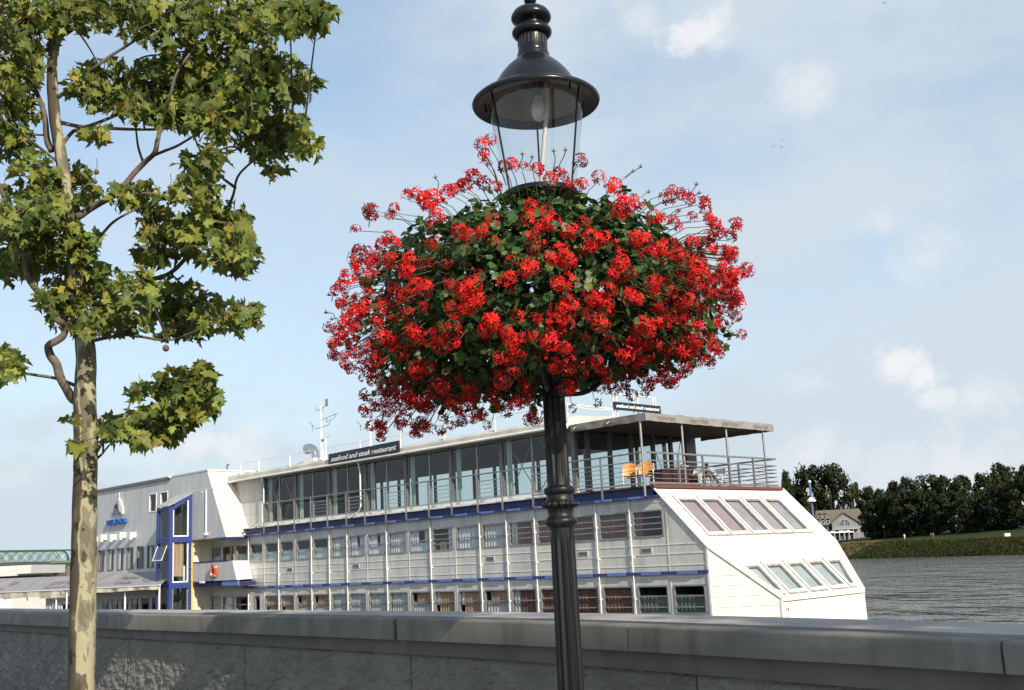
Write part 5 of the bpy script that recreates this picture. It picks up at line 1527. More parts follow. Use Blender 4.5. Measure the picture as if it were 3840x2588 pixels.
for (u, v, n) in ((-78, 80, -2.4), (-60, 80, -2.4), (-88, 60, .2), (-72, 60, .2), (-54, 60, .2)):
    g = MB(); uu, vv = pxm(u), pxm(v)
    g.box(O, HU, Z3v, HN, uu - .8, uu + .8, vv, vv + 1.3, n - 2.5, n)
    g.hexa([R_(uu - 1, vv + 1.2, n + .3), R_(uu, vv + 2, n + .3), R_(uu, vv + 2, n - 3), R_(uu - 1, vv + 1.2, n - 3), R_(uu - 1, vv + 1.35, n + .3), R_(uu, vv + 2.15, n + .3), R_(uu, vv + 2.15, n - 3), R_(uu - 1, vv + 1.35, n - 3)], 1)
    g.hexa([R_(uu + 1, vv + 1.2, n + .3), R_(uu, vv + 2, n + .3), R_(uu, vv + 2, n - 3), R_(uu + 1, vv + 1.2, n - 3), R_(uu + 1, vv + 1.35, n + .3), R_(uu, vv + 2.15, n + .3), R_(uu, vv + 2.15, n - 3), R_(uu + 1, vv + 1.35, n - 3)], 1)
    g.box(O, HU, Z3v, HN, uu - .5, uu + .5, vv + .2, vv + 1.1, n + .01, n + .05, 2)
    g.build('dormer', [HTRIM, HROOF, DARK], roof)
for k, (x, y, lab) in enumerate(((622, 704, 'white open parasol at the left corner of the house'), (702, 700, 'white open parasol in front of the house columns, left one of the pair'), (757, 698, 'white open parasol in front of the house columns, right one of the pair'))):
    p = at(*ZT(x, y + 8), HY - 9); zb = terrain_z(p[0], p[1])
    r = thing('parasol', lab, 'parasol', (p[0], p[1], zb), 'white parasols before the house')
    g = MB(); g.lathe((p[0], p[1], p[2]), [(2.5, 0), (2.5, .15), (1.2, .55), (0.02, .9)], 8); g.build('canopy', BRIGHT, r)
    g = MB(); g.tube([(p[0], p[1], zb - .2), (p[0], p[1], p[2] + .8)], .06, 6); g.build('pole', HTRIM, r)

# ------------------------------------------------------------------ small things on the far bank and in the sky
def person(x, ybase, Y, h, shirt, legs_, label, stride=.16, armout=.12):
    p = at(x, ybase, Y); b = np.array([p[0], p[1], terrain_z(p[0], p[1])])
    r = thing('person', label, 'person', b)
    k = h / 1.75
    J = {'pelvis': (0, 0, .95), 'waist': (0, 0, 1.12), 'chest': (0, 0, 1.38), 'neck': (0, 0, 1.52), 'chin': (0.01, 0, 1.60), 'top': (0, 0, 1.75),
         'lh': (.10, 0, .90), 'lk': (.11, -stride * .3, .50), 'la': (.11, stride * .8, .08), 'lt': (.11, stride * .8 - .16, .03),
         'rh': (-.10, 0, .90), 'rk': (-.11, -stride, .50), 'ra': (-.11, -stride * .9, .08), 'rt': (-.11, -stride * .9 - .16, .03),
         'ls': (.19, 0, 1.43), 'le': (.19 + armout, .06, 1.16), 'lw': (.20 + armout, -.06, .92), 'rs': (-.19, 0, 1.43), 're': (-.19 - armout, .05, 1.16), 'rw': (-.20 - armout, -.06, .92)}
    R = {'pelvis': .15, 'waist': .13, 'chest': .16, 'neck': .065, 'chin': .085, 'top': .085, 'lh': .10, 'rh': .10, 'lk': .065, 'rk': .065, 'la': .045, 'ra': .045, 'lt': .04, 'rt': .04, 'ls': .07, 'rs': .07, 'le': .048, 're': .048, 'lw': .036, 'rw': .036}
    names = list(J); E = [('pelvis', 'waist'), ('waist', 'chest'), ('chest', 'neck'), ('neck', 'chin'), ('chin', 'top'), ('pelvis', 'lh'), ('lh', 'lk'), ('lk', 'la'), ('la', 'lt'), ('pelvis', 'rh'), ('rh', 'rk'), ('rk', 'ra'), ('ra', 'rt'), ('chest', 'ls'), ('ls', 'le'), ('le', 'lw'), ('chest', 'rs'), ('rs', 're'), ('re', 'rw')]
    g = MB()
    # one skin grown over the joints
    me = bpy.data.meshes.new('body')
    me.from_pydata([tuple(np.array(J[n]) * k) for n in names], [(names.index(a), names.index(c)) for a, c in E], [])
    o = bpy.data.objects.new('body', me); link(o); o.parent = r
    md = o.modifiers.new('Skin', 'SKIN'); ss_ = o.modifiers.new('Subdivision', 'SUBSURF'); ss_.levels = 1; ss_.render_levels = 1
    for i, n in enumerate(names):
        me.skin_vertices[0].data[i].radius = (R[n] * k, R[n] * k * (.75 if n in ('pelvis', 'waist', 'chest') else 1))
    me.skin_vertices[0].data[0].use_root = True
    mm = bpy.data.materials.new('clothes'); mm.use_nodes = True; nt = mm.node_tree; bs = nt.nodes['Principled BSDF']; bs.inputs['Roughness'].default_value = .9
    tcn = nt.nodes.new('ShaderNodeTexCoord'); sp = nt.nodes.new('ShaderNodeSeparateXYZ'); nt.links.new(tcn.outputs['Object'], sp.inputs[0])
    rp = nt.nodes.new('ShaderNodeValToRGB'); rp.color_ramp.interpolation = 'CONSTANT'
    dv = nt.nodes.new('ShaderNodeMath'); dv.operation = 'DIVIDE'; dv.inputs[1].default_value = h; nt.links.new(sp.outputs[2], dv.inputs[0]); nt.links.new(dv.outputs[0], rp.inputs['Fac'])
    e = rp.color_ramp.elements; e[0].position = 0; e[0].color = (*legs_, 1); e[1].position = .53; e[1].color = (*shirt, 1)
    e3 = e.new(.875); e3.color = (.42, .26, .19, 1); e4 = e.new(.965); e4.color = (.03, .02, .015, 1)
    nt.links.new(rp.outputs[0], bs.inputs['Base Color'])
    me.materials.append(mm)
    return r
px, py = ZT(1268, 783); person(px, py, 366, 1.78, (.7, .68, .62), (.6, .55, .48), 'person in white clothes walking on the far grass bank', .18)
px, py = ZT(1506, 783); person(px, py, 353, 1.6, (.22, .10, .07), (.20, .08, .06), 'person in dark brown walking left of the red clad one', .12)
px, py = ZT(1527, 785); person(px, py, 352, 1.75, (.45, .06, .04), (.35, .06, .04), 'person in red clothes standing on the far grass bank', .2)
for x, y0, y1, Y, lab in ((1722, 640, 775, 345, 'slim dark lamp post on the far bank between walkers and cabinet'), (1076, 650, 752, 384, 'slim dark lamp post on the far bank beside the house trees')):
    t = at(*ZT(x, y0), Y); zb = terrain_z(t[0], t[1])
    r = thing('lamp_post', lab, 'lamp post', (t[0], t[1], zb), 'lamp posts on the far bank')
    g = MB(); g.tube([(t[0], t[1], zb - .2), (t[0], t[1], t[2] - .5)], [.14, .09], 7); g.build('pole', IRON, r)
    g = MB(); g.lathe((t[0], t[1], t[2] - .5), [(.08, 0), (.22, .1), (.26, .5), (.30, .52), (.02, .75)], 8); g.build('lamp_head', GREYMETAL, r)
p = at(*ZT(2187, 768), 314); zb = terrain_z(p[0], p[1])
cb = thing('utility_cabinet', 'small white cabinet standing alone on the far grass bank', 'cabinet', (p[0], p[1], zb))
g = MB(); g.wbox(p[0] - .75, p[0] + .75, p[1], p[1] + .8, zb - .9, zb + .72); g.build('body', BRIGHT, cb)
g = MB(); g.wbox(p[0] - .8, p[0] + .8, p[1] - .06, p[1] + .86, zb + .721, zb + .85); g.build('lid', TRIM, cb)
def bird(x, y, Y, span, label, bank_):
    p = at(x * 1.6502, y * 1.6502, Y)
    r = thing('bird', label, 'bird', p, 'dark birds in the sky')
    g = MB(); s = span
    g.tube([p + np.array([0, -.22, 0]) * s, p + np.array([0, -.1, .02]) * s, p + np.array([0, .12, 0]) * s, p + np.array([0, .3, -.02]) * s], [.02 * s, .07 * s, .06 * s, .01 * s], 7)
    for q in (-1, 1):
        a = p + np.array([0, -.05, .02]) * s; b = p + np.array([q * .25, -.08, .10 + bank_ * q]) * s; c = p + np.array([q * .52, .02, .02 + bank_ * q]) * s
        w = np.array([0, .16, 0]) * s
        g.add([a - w * .5, b - w * .6, c, b + w * .5, a + w * .6, a + Z3v * .015 * s, b + Z3v * .015 * s], [(0, 1, 6, 5), (1, 2, 6), (2, 3, 6), (3, 4, 5, 6), (0, 5, 4, 3, 1), (1, 3, 2)])
    g.build('body', LETTER, r)
    return r
bird(1757, 334, 120, .55, 'small dark bird, leftmost of the three flying together', .10)
bird(1776, 335, 118, .55, 'small dark bird, lower right of the three flying together', -.12)
bird(1778, 320, 122, .5, 'small dark bird, topmost of the three flying together', .2)
bird(2010, 7, 110, .55, 'single dark bird at the top edge of the sky', .1)

# ------------------------------------------------------------------ plane tree beside the wall
TY = 9.0
T7 = lambda x, y: (x / 1.206, y / 1.206)
T8 = lambda x, y: (x / 1.13, 1200 + y / 1.13)
def tp(q, dz=0.0):
    """point seen at photo position q, dz metres nearer or farther than the trunk"""
    return at(q[0], q[1], TY + dz)
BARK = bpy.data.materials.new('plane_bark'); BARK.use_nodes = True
nt = BARK.node_tree; bs = nt.nodes['Principled BSDF']; bs.inputs['Roughness'].default_value = .8; bs.inputs['Specular IOR Level'].default_value = .2
tcn = nt.nodes.new('ShaderNodeTexCoord')
def bnz(scale, stretch, off, det, rough):
    mp = nt.nodes.new('ShaderNodeMapping'); mp.inputs['Scale'].default_value = stretch; mp.inputs['Location'].default_value = off
    nt.links.new(tcn.outputs['Object'], mp.inputs['Vector'])
    n = nt.nodes.new('ShaderNodeTexNoise'); n.inputs['Scale'].default_value = scale; n.inputs['Detail'].default_value = det; n.inputs['Roughness'].default_value = rough
    nt.links.new(mp.outputs[0], n.inputs['Vector']); return n.outputs['Fac']
def bramp(fac, pts, interp='CONSTANT'):
    r = nt.nodes.new('ShaderNodeValToRGB'); r.color_ramp.interpolation = interp
    e = r.color_ramp.elements
    while len(e) > 1: e.remove(e[-1])
    e[0].position, e[0].color = pts[0][0], (*pts[0][1], 1)
    for p, c in pts[1:]:
        k = e.new(p); k.color = (*c, 1)
    nt.links.new(fac, r.inputs['Fac']); return r.outputs[0]
# old brown bark on one side of the leaning stem, deepened to paint in its shade, the rest has flaked to cream and olive plates
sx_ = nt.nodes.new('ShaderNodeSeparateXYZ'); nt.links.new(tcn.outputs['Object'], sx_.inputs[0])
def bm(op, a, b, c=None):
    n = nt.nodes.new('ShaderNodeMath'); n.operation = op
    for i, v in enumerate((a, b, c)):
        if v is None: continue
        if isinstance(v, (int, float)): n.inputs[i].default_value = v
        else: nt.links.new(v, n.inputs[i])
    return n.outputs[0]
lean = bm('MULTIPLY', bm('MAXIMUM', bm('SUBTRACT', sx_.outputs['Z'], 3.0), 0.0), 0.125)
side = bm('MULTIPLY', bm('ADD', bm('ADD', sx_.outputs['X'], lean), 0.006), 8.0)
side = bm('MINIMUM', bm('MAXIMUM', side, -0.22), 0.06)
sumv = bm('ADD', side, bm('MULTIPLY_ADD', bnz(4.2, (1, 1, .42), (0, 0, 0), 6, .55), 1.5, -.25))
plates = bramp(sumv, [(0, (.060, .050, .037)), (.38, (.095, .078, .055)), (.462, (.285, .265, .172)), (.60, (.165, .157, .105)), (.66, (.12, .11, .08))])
spots = bramp(bnz(9, (1, 1, .8), (4, 2, 1), 3, .5), [(0, (1, 1, 1)), (.63, (.42, .36, .30))])
mxb = nt.nodes.new('ShaderNodeMixRGB'); mxb.blend_type = 'MULTIPLY'; mxb.inputs[0].default_value = 1
nt.links.new(plates, mxb.inputs[1]); nt.links.new(spots, mxb.inputs[2])
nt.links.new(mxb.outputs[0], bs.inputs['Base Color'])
bb_ = nt.nodes.new('ShaderNodeBump'); bb_.inputs['Strength'].default_value = .5; bb_.inputs['Distance'].default_value = .01
nt.links.new(bnz(14, (1, 1, .4), (0, 0, 0), 6, .6), bb_.inputs['Height']); nt.links.new(bb_.outputs[0], bs.inputs['Normal'])
TWIG = mat('twig_bark', (.085, .068, .052), .85, var=(.15, .125, .09), vscale=12, lo=.45, hi=.7)
PLEAF = mat('plane_leaf', (1, 1, 1), .5, spec=.35, attr='tint', transl=.38)

base_q = (292, 2960)
tree_base = tp((293, 2588)); tree_base = np.array([tree_base[0] + .02, tree_base[1], 0.0])
tree = thing('plane_tree', 'young plane tree with flaking pale bark standing left in front of the wall', 'tree', tree_base)
m_px = lambda w: w / 455.0
trunk_px = [((305, 2588), 94), ((313, 2145), 91), ((320, 1815), 88), ((322, 1650), 86), ((318, 1485), 82), ((322, 1320), 72), ((300, 1180), 62), ((283, 1040), 56), ((268, 880), 52),
            ((250, 720), 48), ((228, 580), 46), ((208, 460), 44), ((198, 350), 42), ((196, 240), 40), ((205, 140), 34), ((214, 40), 28), ((222, -80), 24), ((215, -260), 18), ((235, -480), 12), ((228, -700), 6)]
tz = {}
P = [tree_base + np.array([0.0, 0, -0.05]), tree_base + np.array([0, 0, .3])] + [tp(q, .03 * math.sin(i * 1.1)) for i, (q, w) in enumerate(trunk_px)]
R = [.125, .108] + [m_px(w) / 2 for q, w in trunk_px]
PP = catmull(P, 6); RR = list(np.interp(np.linspace(0, len(R) - 1, len(PP)), range(len(R)), R))
g = MB(); g.tube(PP, RR, 20, wob=.10)
# small knots on the trunk
for (q, r) in (((352, 1430), .018), ((268, 1700), .020), ((352, 1760), .016), ((345, 1860), .015)):
    p = tp(q, -.06); g.ball(p, r, 8, 6, sc=(1, .8, .7))
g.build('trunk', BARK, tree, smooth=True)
LIMBS = [  # photo positions in the enlarged crop, start and end width (photo px), depth drift
    ([T7(x, y) for x, y in ((345, 985), (420, 935), (500, 890), (560, 840), (610, 780), (660, 730), (700, 690), (712, 640), (722, 590), (738, 520), (770, 430), (800, 330), (860, 240))], 30, 8, -.5),
    ([T7(x, y) for x, y in ((690, 705), (740, 685), (800, 660), (850, 632), (900, 600), (1000, 560), (1100, 520))], 13, 6, -.2),
    ([T7(x, y) for x, y in ((645, 728), (625, 665), (615, 590), (602, 500), (560, 420))], 11, 5, .1),
    ([T7(x, y) for x, y in ((335, 1345), (430, 1315), (520, 1298), (600, 1275), (700, 1260), (770, 1235), (830, 1180), (880, 1105), (960, 1040), (1020, 960), (1055, 880), (1075, 800), (1130, 740), (1200, 690), (1290, 640))], 24, 6, .35),
    ([T7(x, y) for x, y in ((1065, 850), (1000, 800), (945, 740), (900, 670), (860, 560), (840, 470))], 12, 5, .1),
    ([T7(x, y) for x, y in ((325, 1160), (440, 1080), (500, 1015), (550, 980), (620, 945), (720, 900), (800, 900))], 13, 5, -.3),
    ([T7(x, y) for x, y in ((270, 670), (330, 595), (400, 570), (480, 540), (560, 500), (590, 430), (605, 320), (640, 262), (740, 245), (860, 230), (960, 220), (1060, 240))], 15, 5, .4),
    ([T7(x, y) for x, y in ((278, 555), (360, 572), (480, 580), (600, 585), (700, 585), (780, 580))], 17, 8, -.15),
    ([T7(x, y) for x, y in ((470, 1530), (560, 1515), (650, 1525), (740, 1540), (810, 1528), (900, 1490))], 14, 5, -.25),
    ([T7(x, y) for x, y in ((742, 1535), (735, 1470), (710, 1400), (692, 1300), (660, 1230))], 10, 5, .1),
    ([T7(x, y) for x, y in ((345, 1560), (400, 1545), (470, 1530))], 18, 14, -.1),
    ([T8(x, y) for x, y in ((345, 345), (310, 335), (280, 290), (255, 240), (240, 190), (212, 150), (205, 110), (240, 88), (272, 60), (272, 20))] + [T7(x, y) for x, y in ((265, 1450), (230, 1400), (180, 1330), (125, 1250), (110, 1150), (80, 1050), (40, 960), (10, 870), (-30, 780), (-90, 640))], 36, 16, -.3),
    ([T8(x, y) for x, y in ((330, 282), (240, 248), (140, 232), (60, 215), (20, 170), (-60, 130))], 14, 6, -.1),
    ([T8(x, y) for x, y in ((408, 560), (440, 518), (500, 512), (560, 490), (650, 440), (750, 380), (830, 310))], 14, 5, -.2),
    ([T8(x, y) for x, y in ((395, 600), (430, 570), (455, 540), (520, 470))], 11, 5, .1),
    ([T7(x, y) for x, y in ((232, 680), (212, 630), (205, 550), (190, 480), (150, 380), (125, 300), (105, 230), (80, 150), (20, 80), (-60, 0))], 26, 10, .3),
    ([T7(x, y) for x, y in ((235, 270), (195, 240), (150, 200), (90, 150), (0, 60))], 16, 6, -.3),
    ([T7(x, y) for x, y in ((262, 440), (330, 390), (400, 330), (450, 290), (520, 240), (600, 190), (700, 120), (820, 50), (960, -30))], 17, 6, -.4),
    ([T7(x, y) for x, y in ((255, 170), (320, 140), (400, 60), (480, -20), (560, -140))], 16, 6, .4),
    ([T7(x, y) for x, y in ((700, 1000), (760, 1060), (840, 1120))], 7, 4, 0),
    ([T7(x, y) for x, y in ((960, 220), (1080, 180), (1200, 150), (1300, 80), (1420, 40))], 10, 4, .2),
    ([T7(x, y) for x, y in ((330, 900), (250, 880), (150, 920), (60, 960))], 12, 5, -.4),
    ([T7(x, y) for x, y in ((300, 760), (220, 700), (120, 620), (40, 560), (-60, 480))], 14, 5, -.5),
    ([T7(x, y) for x, y in ((860, 900), (900, 960), (960, 1000), (1040, 1010))], 8, 4, -.2),
    ([T7(x, y) for x, y in ((890, 650), (960, 690), (1060, 680), (1180, 610), (1300, 560), (1400, 600))], 9, 4, -.3),
]
skel = []
for pts, w0, w1, drift in LIMBS:
    n = len(pts); Q3 = [tp(q, drift * (i / (n - 1)) + .05 * math.sin(i * 1.7)) for i, q in enumerate(pts)]
    QQ = catmull(Q3, 4); rr = np.linspace(m_px(w0) / 2, m_px(w1) / 2, len(QQ))
    g = MB(); g.tube(QQ, list(rr), 9, wob=.18); g.build('limb', TWIG if w0 < 34 else TWIG, tree, smooth=True)
    skel += list(QQ)
skel += PP[14:]
skel = np.array(skel)

# leaf: five pointed lobes, slightly cupped
_h = [(0, 0), (.10, .03), (.36, -.07), (.33, .10), (.52, .16), (.66, .40), (.44, .40), (.30, .50), (.36, .74), (.17, .70), (0, 1.0)]
outl = _h + [(-x, y) for x, y in reversed(_h[1:-1])]
LT = np.array([(0, .36, 0)] + [(x, y, -.30 * x * x - .22 * (y - .36) ** 2 + .05 * math.sin(9 * x + 4 * y)) for x, y in outl])
LF = [(0, k + 1, (k + 1) % len(outl) + 1) for k in range(len(outl))]
def leaf_frame(nrm, tip):
    nrm = nrm / np.linalg.norm(nrm); y = tip - nrm * (tip @ nrm); y /= np.linalg.norm(y) + 1e-9
    return np.cross(y, nrm), y, nrm
ELL = [(120, 100, 170, 140), (350, 50, 150, 90), (560, 60, 140, 90), (760, 90, 150, 110), (960, 100, 150, 120), (1150, 110, 150, 110), (1310, 60, 120, 80), (1440, 60, 70, 65),
       (60, 300, 110, 120), (55, 480, 110, 130), (50, 640, 90, 90), (150, 745, 90, 50), (270, 850, 150, 110), (140, 950, 140, 90), (60, 1110, 120, 110), (190, 1050, 150, 110), (60, 1210, 70, 60),
       (470, 340, 100, 80), (500, 440, 130, 70), (380, 380, 70, 60), (660, 370, 110, 90), (820, 330, 140, 110), (980, 350, 140, 130), (1130, 370, 130, 120), (1280, 350, 120, 100), (1370, 370, 60, 60), (640, 500, 90, 60), (430, 600, 60, 35),
       (750, 500, 110, 70), (860, 470, 130, 100), (1000, 520, 150, 100), (1150, 570, 130, 100), (1290, 620, 100, 90), (1390, 640, 55, 60), (1200, 690, 70, 50), (1330, 540, 50, 40), (1240, 760, 50, 40),
       (860, 790, 50, 100), (930, 860, 70, 100), (960, 700, 70, 50), (560, 880, 60, 50), (640, 880, 90, 60), (680, 970, 70, 45), (780, 880, 40, 40),
       (1000, 1000, 120, 90), (1090, 1080, 60, 80), (1060, 1150, 90, 70), (760, 1080, 120, 80), (690, 1130, 80, 45), (880, 1030, 90, 80), (1110, 1200, 60, 40), (980, 1130, 70, 60),
       (360, 1110, 80, 80), (250, 1200, 110, 80), (420, 1250, 100, 60), (340, 1400, 130, 90), (510, 1370, 110, 80), (640, 1300, 90, 70), (770, 1360, 110, 90), (890, 1390, 110, 80), (1010, 1440, 100, 60), (1110, 1390, 50, 40), (1160, 1420, 35, 50),
       (840, 1490, 100, 55), (600, 1460, 90, 45), (420, 1480, 80, 45), (310, 1330, 80, 60), (200, 1330, 40, 40)]
ELL = [(T7(x, y), a / 1.206, b / 1.206, 1.0) for x, y, a, b in ELL]
ELL += [((x / 1.13, 1200 + y / 1.13), a / 1.13, b / 1.13, 1.5) for x, y, a, b in ((480, 455, 60, 40), (560, 440, 65, 55), (640, 430, 80, 65), (735, 385, 85, 80), (820, 340, 75, 75), (850, 230, 40, 55), (690, 270, 40, 55), (770, 250, 45, 45), (570, 300, 30, 35), (895, 330, 30, 45), (600, 500, 60, 30), (715, 480, 60, 40), (440, 470, 40, 30), (330, 520, 25, 30), (10, 155, 60, 55), (40, 210, 40, 30), (305, 420, 18, 18))]
# the part of the crown above and left of the picture
for _ in range(26):
    ELL.append(((random.uniform(-620, 900), random.uniform(-800, -60)), random.uniform(80, 150), random.uniform(70, 110), .5))
for _ in range(16):
    ELL.append(((random.uniform(-620, -80), random.uniform(-60, 1000)), random.uniform(80, 140), random.uniform(70, 110), .55))
V = []; F = []; tints = []; nv = 0
twigs = MB(); pos_all = []
for (c, a, b, dn) in ELL:
    inside = c[0] > -60 and c[1] > -80
    dz0 = random.gauss(0, .38)
    n = int(max(5, dn * a * b * math.pi / (190 if inside else 460)))
    centre = tp(c, dz0)
    k = np.argmin(((skel - centre) ** 2).sum(1)); root = skel[k]
    if np.linalg.norm(root - centre) > .06:
        twigs.tube(catmull([root, root * .5 + centre * .5 + np.array([0, 0, .03]), centre], 3), list(np.linspace(.010, .005, 7)), 5)
    tone = random.uniform(.8, 1.2)
    for i in range(n):
        q = 1.13 * random.random() ** .60; th = random.uniform(0, 2 * math.pi)
        x, y = c[0] + a * q * math.cos(th), c[1] + b * q * math.sin(th)
        p = tp((x, y), dz0 + random.gauss(0, .22))
        if i % 3 == 0:
            twigs.tube([centre, (centre + p) * .5 + np.array([0, 0, .02]), p], [.005, .004, .0025], 4)
        nrm = np.array([random.gauss(0, .65) + .15, random.gauss(0, .65) - .25, random.gauss(.55, .5)])
        tip = np.array([random.gauss(.15, .8), random.gauss(0, .7), random.gauss(-.5, .5)])
        X, Y_, N_ = leaf_frame(nrm, tip)
        s = random.choice((random.uniform(.045, .085), random.uniform(.07, .115), random.uniform(.09, .145)))
        cup = random.uniform(.4, 3.0)
        L = LT * np.array([random.uniform(.70, 1.12), 1, cup])
        L[:, 2] += random.choice((0, .25, .55, .9)) * np.abs(L[:, 0])          # folded along the midrib
        L[:, 2] -= random.uniform(0, .5) * L[:, 1] ** 2                        # drooping tip
        L[:, 0] += random.uniform(-.12, .12) * L[:, 1]
        L = L * s
        V.append(p + L[:, :1] * X + L[:, 1:2] * Y_ + L[:, 2:] * N_)
        F += [tuple(v + nv for v in f) for f in LF]; nv += len(LT)
        u = random.random(); t = tone * random.uniform(.75, 1.3)
        if u < .05: cc = (.29 * t, .24 * t, .05 * t)
        elif u < .50: cc = (.185 * t, .205 * t, .036 * t)
        else: cc = (.098 * t, .140 * t, .030 * t)
        tints += [(*cc, 1)] * len(LF)
g = MB(); g.v = np.concatenate(V).tolist(); g.f = F; g.mi = [0] * len(F)
crown = g.build('crown', PLEAF, tree, smooth=True, tints=tints)
twigs.build('twigs', TWIG, tree)
SEED = mat('seed_ball_brown', (.10, .075, .05), .9, bump=.6, bscale=80, bdist=.005)
for q, r in ((T8(703, 120), .028), (T7(20, 845), .03), (T7(437, 778), .022), (T7(772, 846), .018), (T7(430, 822), .02), (T8(590, 295), .024), (T8(12, 268), .012)):
    p = tp(q, -.25); g = MB(); g.ball(p, r, 10, 8); g.tube([p + Z3v * r * .9, p + np.array([.004, 0, r + .05]), p + np.array([-.005, 0, r + .10])], .0025, 4)
    g.build('seed_ball', SEED, tree, smooth=True)
# two more of the promenade's plane trees stand behind the camera; they shade the wall and the lamp foot
def tree_copy(loc, rot, sc, label):
    r = tree.copy(); link(r); r.location = loc; r.rotation_euler = (0, 0, rot); r.scale = (sc, sc, sc); r['label'] = label; r['group'] = 'promenade plane trees'
    for ch in list(tree.children):
        if ch.name.startswith('seed'): continue
        c = ch.copy(); link(c); c.parent = r
    return r
tree['group'] = 'promenade plane trees'
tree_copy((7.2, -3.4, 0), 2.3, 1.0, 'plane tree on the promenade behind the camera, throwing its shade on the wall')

# ------------------------------------------------------------------ street lamp
LX, LY = 0.192, 5.5
lamp = thing('street_lamp', 'black cast iron street lamp with fluted pole and glass lantern', 'lamp', (LX, LY, 0))
lc = np.array([LX, LY, 0.0])
lx = lambda z: np.array([LX + (.010 if z < 2.2 else .010 * (2.7 - z) / .5 if z < 2.7 else 0), LY, 0])
def fl(lo, hi): return lambda z: .15 * max(0, min(1, (z - lo) / .05, (hi - z) / .05))
g = MB()
zz = list(np.linspace(.55, 1.76, 34))
g.lathe(lc + np.array([.010, 0, 0]), [(.067 - .008 * (z - .55) / 1.2, z) for z in zz], 144, flute=fl(.56, 1.745))
zz = list(np.linspace(1.945, 3.2, 30))
g.lathe(lc + np.array([.006, 0, 0]), [(.0575 - .004 * (z - 1.945) / 1.25, z) for z in zz], 144, flute=fl(1.955, 3.15))
g.build('fluted_pole', IRONP, lamp, smooth=50)
g = MB()
g.lathe(lc + np.array([.008, 0, 0]), [(.054, 1.745), (.058, 1.75), (.064, 1.758), (.079, 1.772), (.082, 1.785), (.078, 1.797), (.067, 1.805), (.063, 1.815), (.064, 1.84), (.072, 1.85), (.082, 1.862), (.082, 1.872), (.072, 1.884), (.066, 1.894), (.066, 1.914),
                                        (.076, 1.925), (.080, 1.936), (.077, 1.948), (.063, 1.958), (.055, 1.962)], 40)
for k in range(16):
    a = 2 * math.pi * k / 16; g.ball(lc + np.array([.008 + .078 * math.cos(a), .078 * math.sin(a), 1.867]), .0155, 8, 6)
g.build('pole_collar', IRONP, lamp, smooth=40)
g = MB(); g.lathe(lc, [(.0, 0), (.20, 0), (.20, .04), (.17, .06), (.15, .22), (.125, .30), (.115, .46), (.085, .50), (.075, .54), (.066, .56)], 32); g.build('pole_foot', IRON, lamp, smooth=40)
g = MB(); g.lathe(lc, [(.048, 3.15), (.06, 3.2), (.055, 3.24), (.07, 3.30), (.13, 3.40), (.175, 3.45), (.195, 3.465), (.195, 3.49), (.17, 3.495), (.0, 3.495)], 36); g.build('lantern_cradle', IRON, lamp, smooth=40)
g = MB(); g.lathe(lc, [(.181, 3.495), (.20, 3.60), (.222, 3.76), (.243, 3.90), (.255, 3.99)], 48); gl_ = g.build('lantern_glass', CLEAR, lamp, smooth=True)
for k in range(3):
    a = math.radians(-32 + 120 * k); c_, s_ = math.cos(a), math.sin(a)
    g = MB(); g.tube([lc + np.array([.186 * c_, .186 * s_, 3.49]), lc + np.array([.260 * c_, .260 * s_, 4.0])], .0058, 6); g.build('glazing_bar', IRON, lamp)
hood = MB()
hood.lathe(lc, [(.083, 4.285), (.088, 4.275), (.088, 4.262), (.092, 4.25), (.118, 4.226), (.150, 4.196), (.180, 4.160), (.207, 4.118), (.230, 4.075), (.246, 4.048), (.268, 4.040), (.295, 4.034), (.322, 4.022), (.338, 4.008), (.343, 3.996), (.338, 3.986), (.325, 3.985),
                (.30, 3.992), (.27, 3.998), (.258, 4.0), (.254, 4.02), (.24, 4.045)], 64)
hd = hood.build('hood', IRON, lamp, smooth=50)
g = MB(); g.lathe(lc, [(.256, 4.004), (.236, 4.05), (.20, 4.09), (.14, 4.115), (.12, 4.117), (.118, 4.112), (.08, 4.112), (.0, 4.112)], 48); g.build('reflector', REFL, hd, smooth=40)
g = MB(); g.lathe(lc, [(.08, 4.112), (.078, 4.1), (.0, 4.1)], 24)
for k in range(9): a = k * .7; g.tube([lc + np.array([.05 * math.cos(a), .05 * math.sin(a), 4.1]), lc + np.array([.052 * math.cos(a), .05 * math.sin(a), 4.085])], .004, 4)
g.build('lamp_plate', mat('dusty_plate', (.20, .18, .16), .6, var=(.08, .07, .07), vscale=40), hd)
vent = MB(); vent.lathe(lc, [(.081, 4.285), (.081, 4.30), (.0795, 4.303), (.0795, 4.375), (.08, 4.38), (.085, 4.392)], 48)
for k in range(24):
    a = 2 * math.pi * k / 24; c_, s_ = math.cos(a), math.sin(a)
    O_ = lc + np.array([0, 0, 0]); U_ = np.array([-s_, c_, 0]); N_ = np.array([c_, s_, 0])
    vent.box(O_, U_, Z3v, N_, -.0028, .0028, 4.318, 4.366, .0790, .0803, 1)
vent.build('vent_collar', [IRON, MATS['dark_joint']], lamp, smooth=40)
g = MB(); g.lathe(lc, [(.085, 4.378), (.098, 4.384), (.107, 4.396), (.1085, 4.408), (.104, 4.420), (.090, 4.430), (.072, 4.436), (.070, 4.452), (.078, 4.460), (.095, 4.468), (.107, 4.480), (.1095, 4.492), (.106, 4.508), (.093, 4.528), (.070, 4.544), (.045, 4.554), (.030, 4.560), (.024, 4.566)], 48)
g.build('chimney_caps', IRON, lamp, smooth=45)
g = MB(); g.lathe(lc, [(.024, 4.56), (.016, 4.566), (.016, 4.572), (.028, 4.580), (.034, 4.592), (.032, 4.604), (.020, 4.613), (.013, 4.617), (.018, 4.625), (.021, 4.634), (.016, 4.644), (.0, 4.65)], 28); g.build('finial', IRON, lamp, smooth=45)
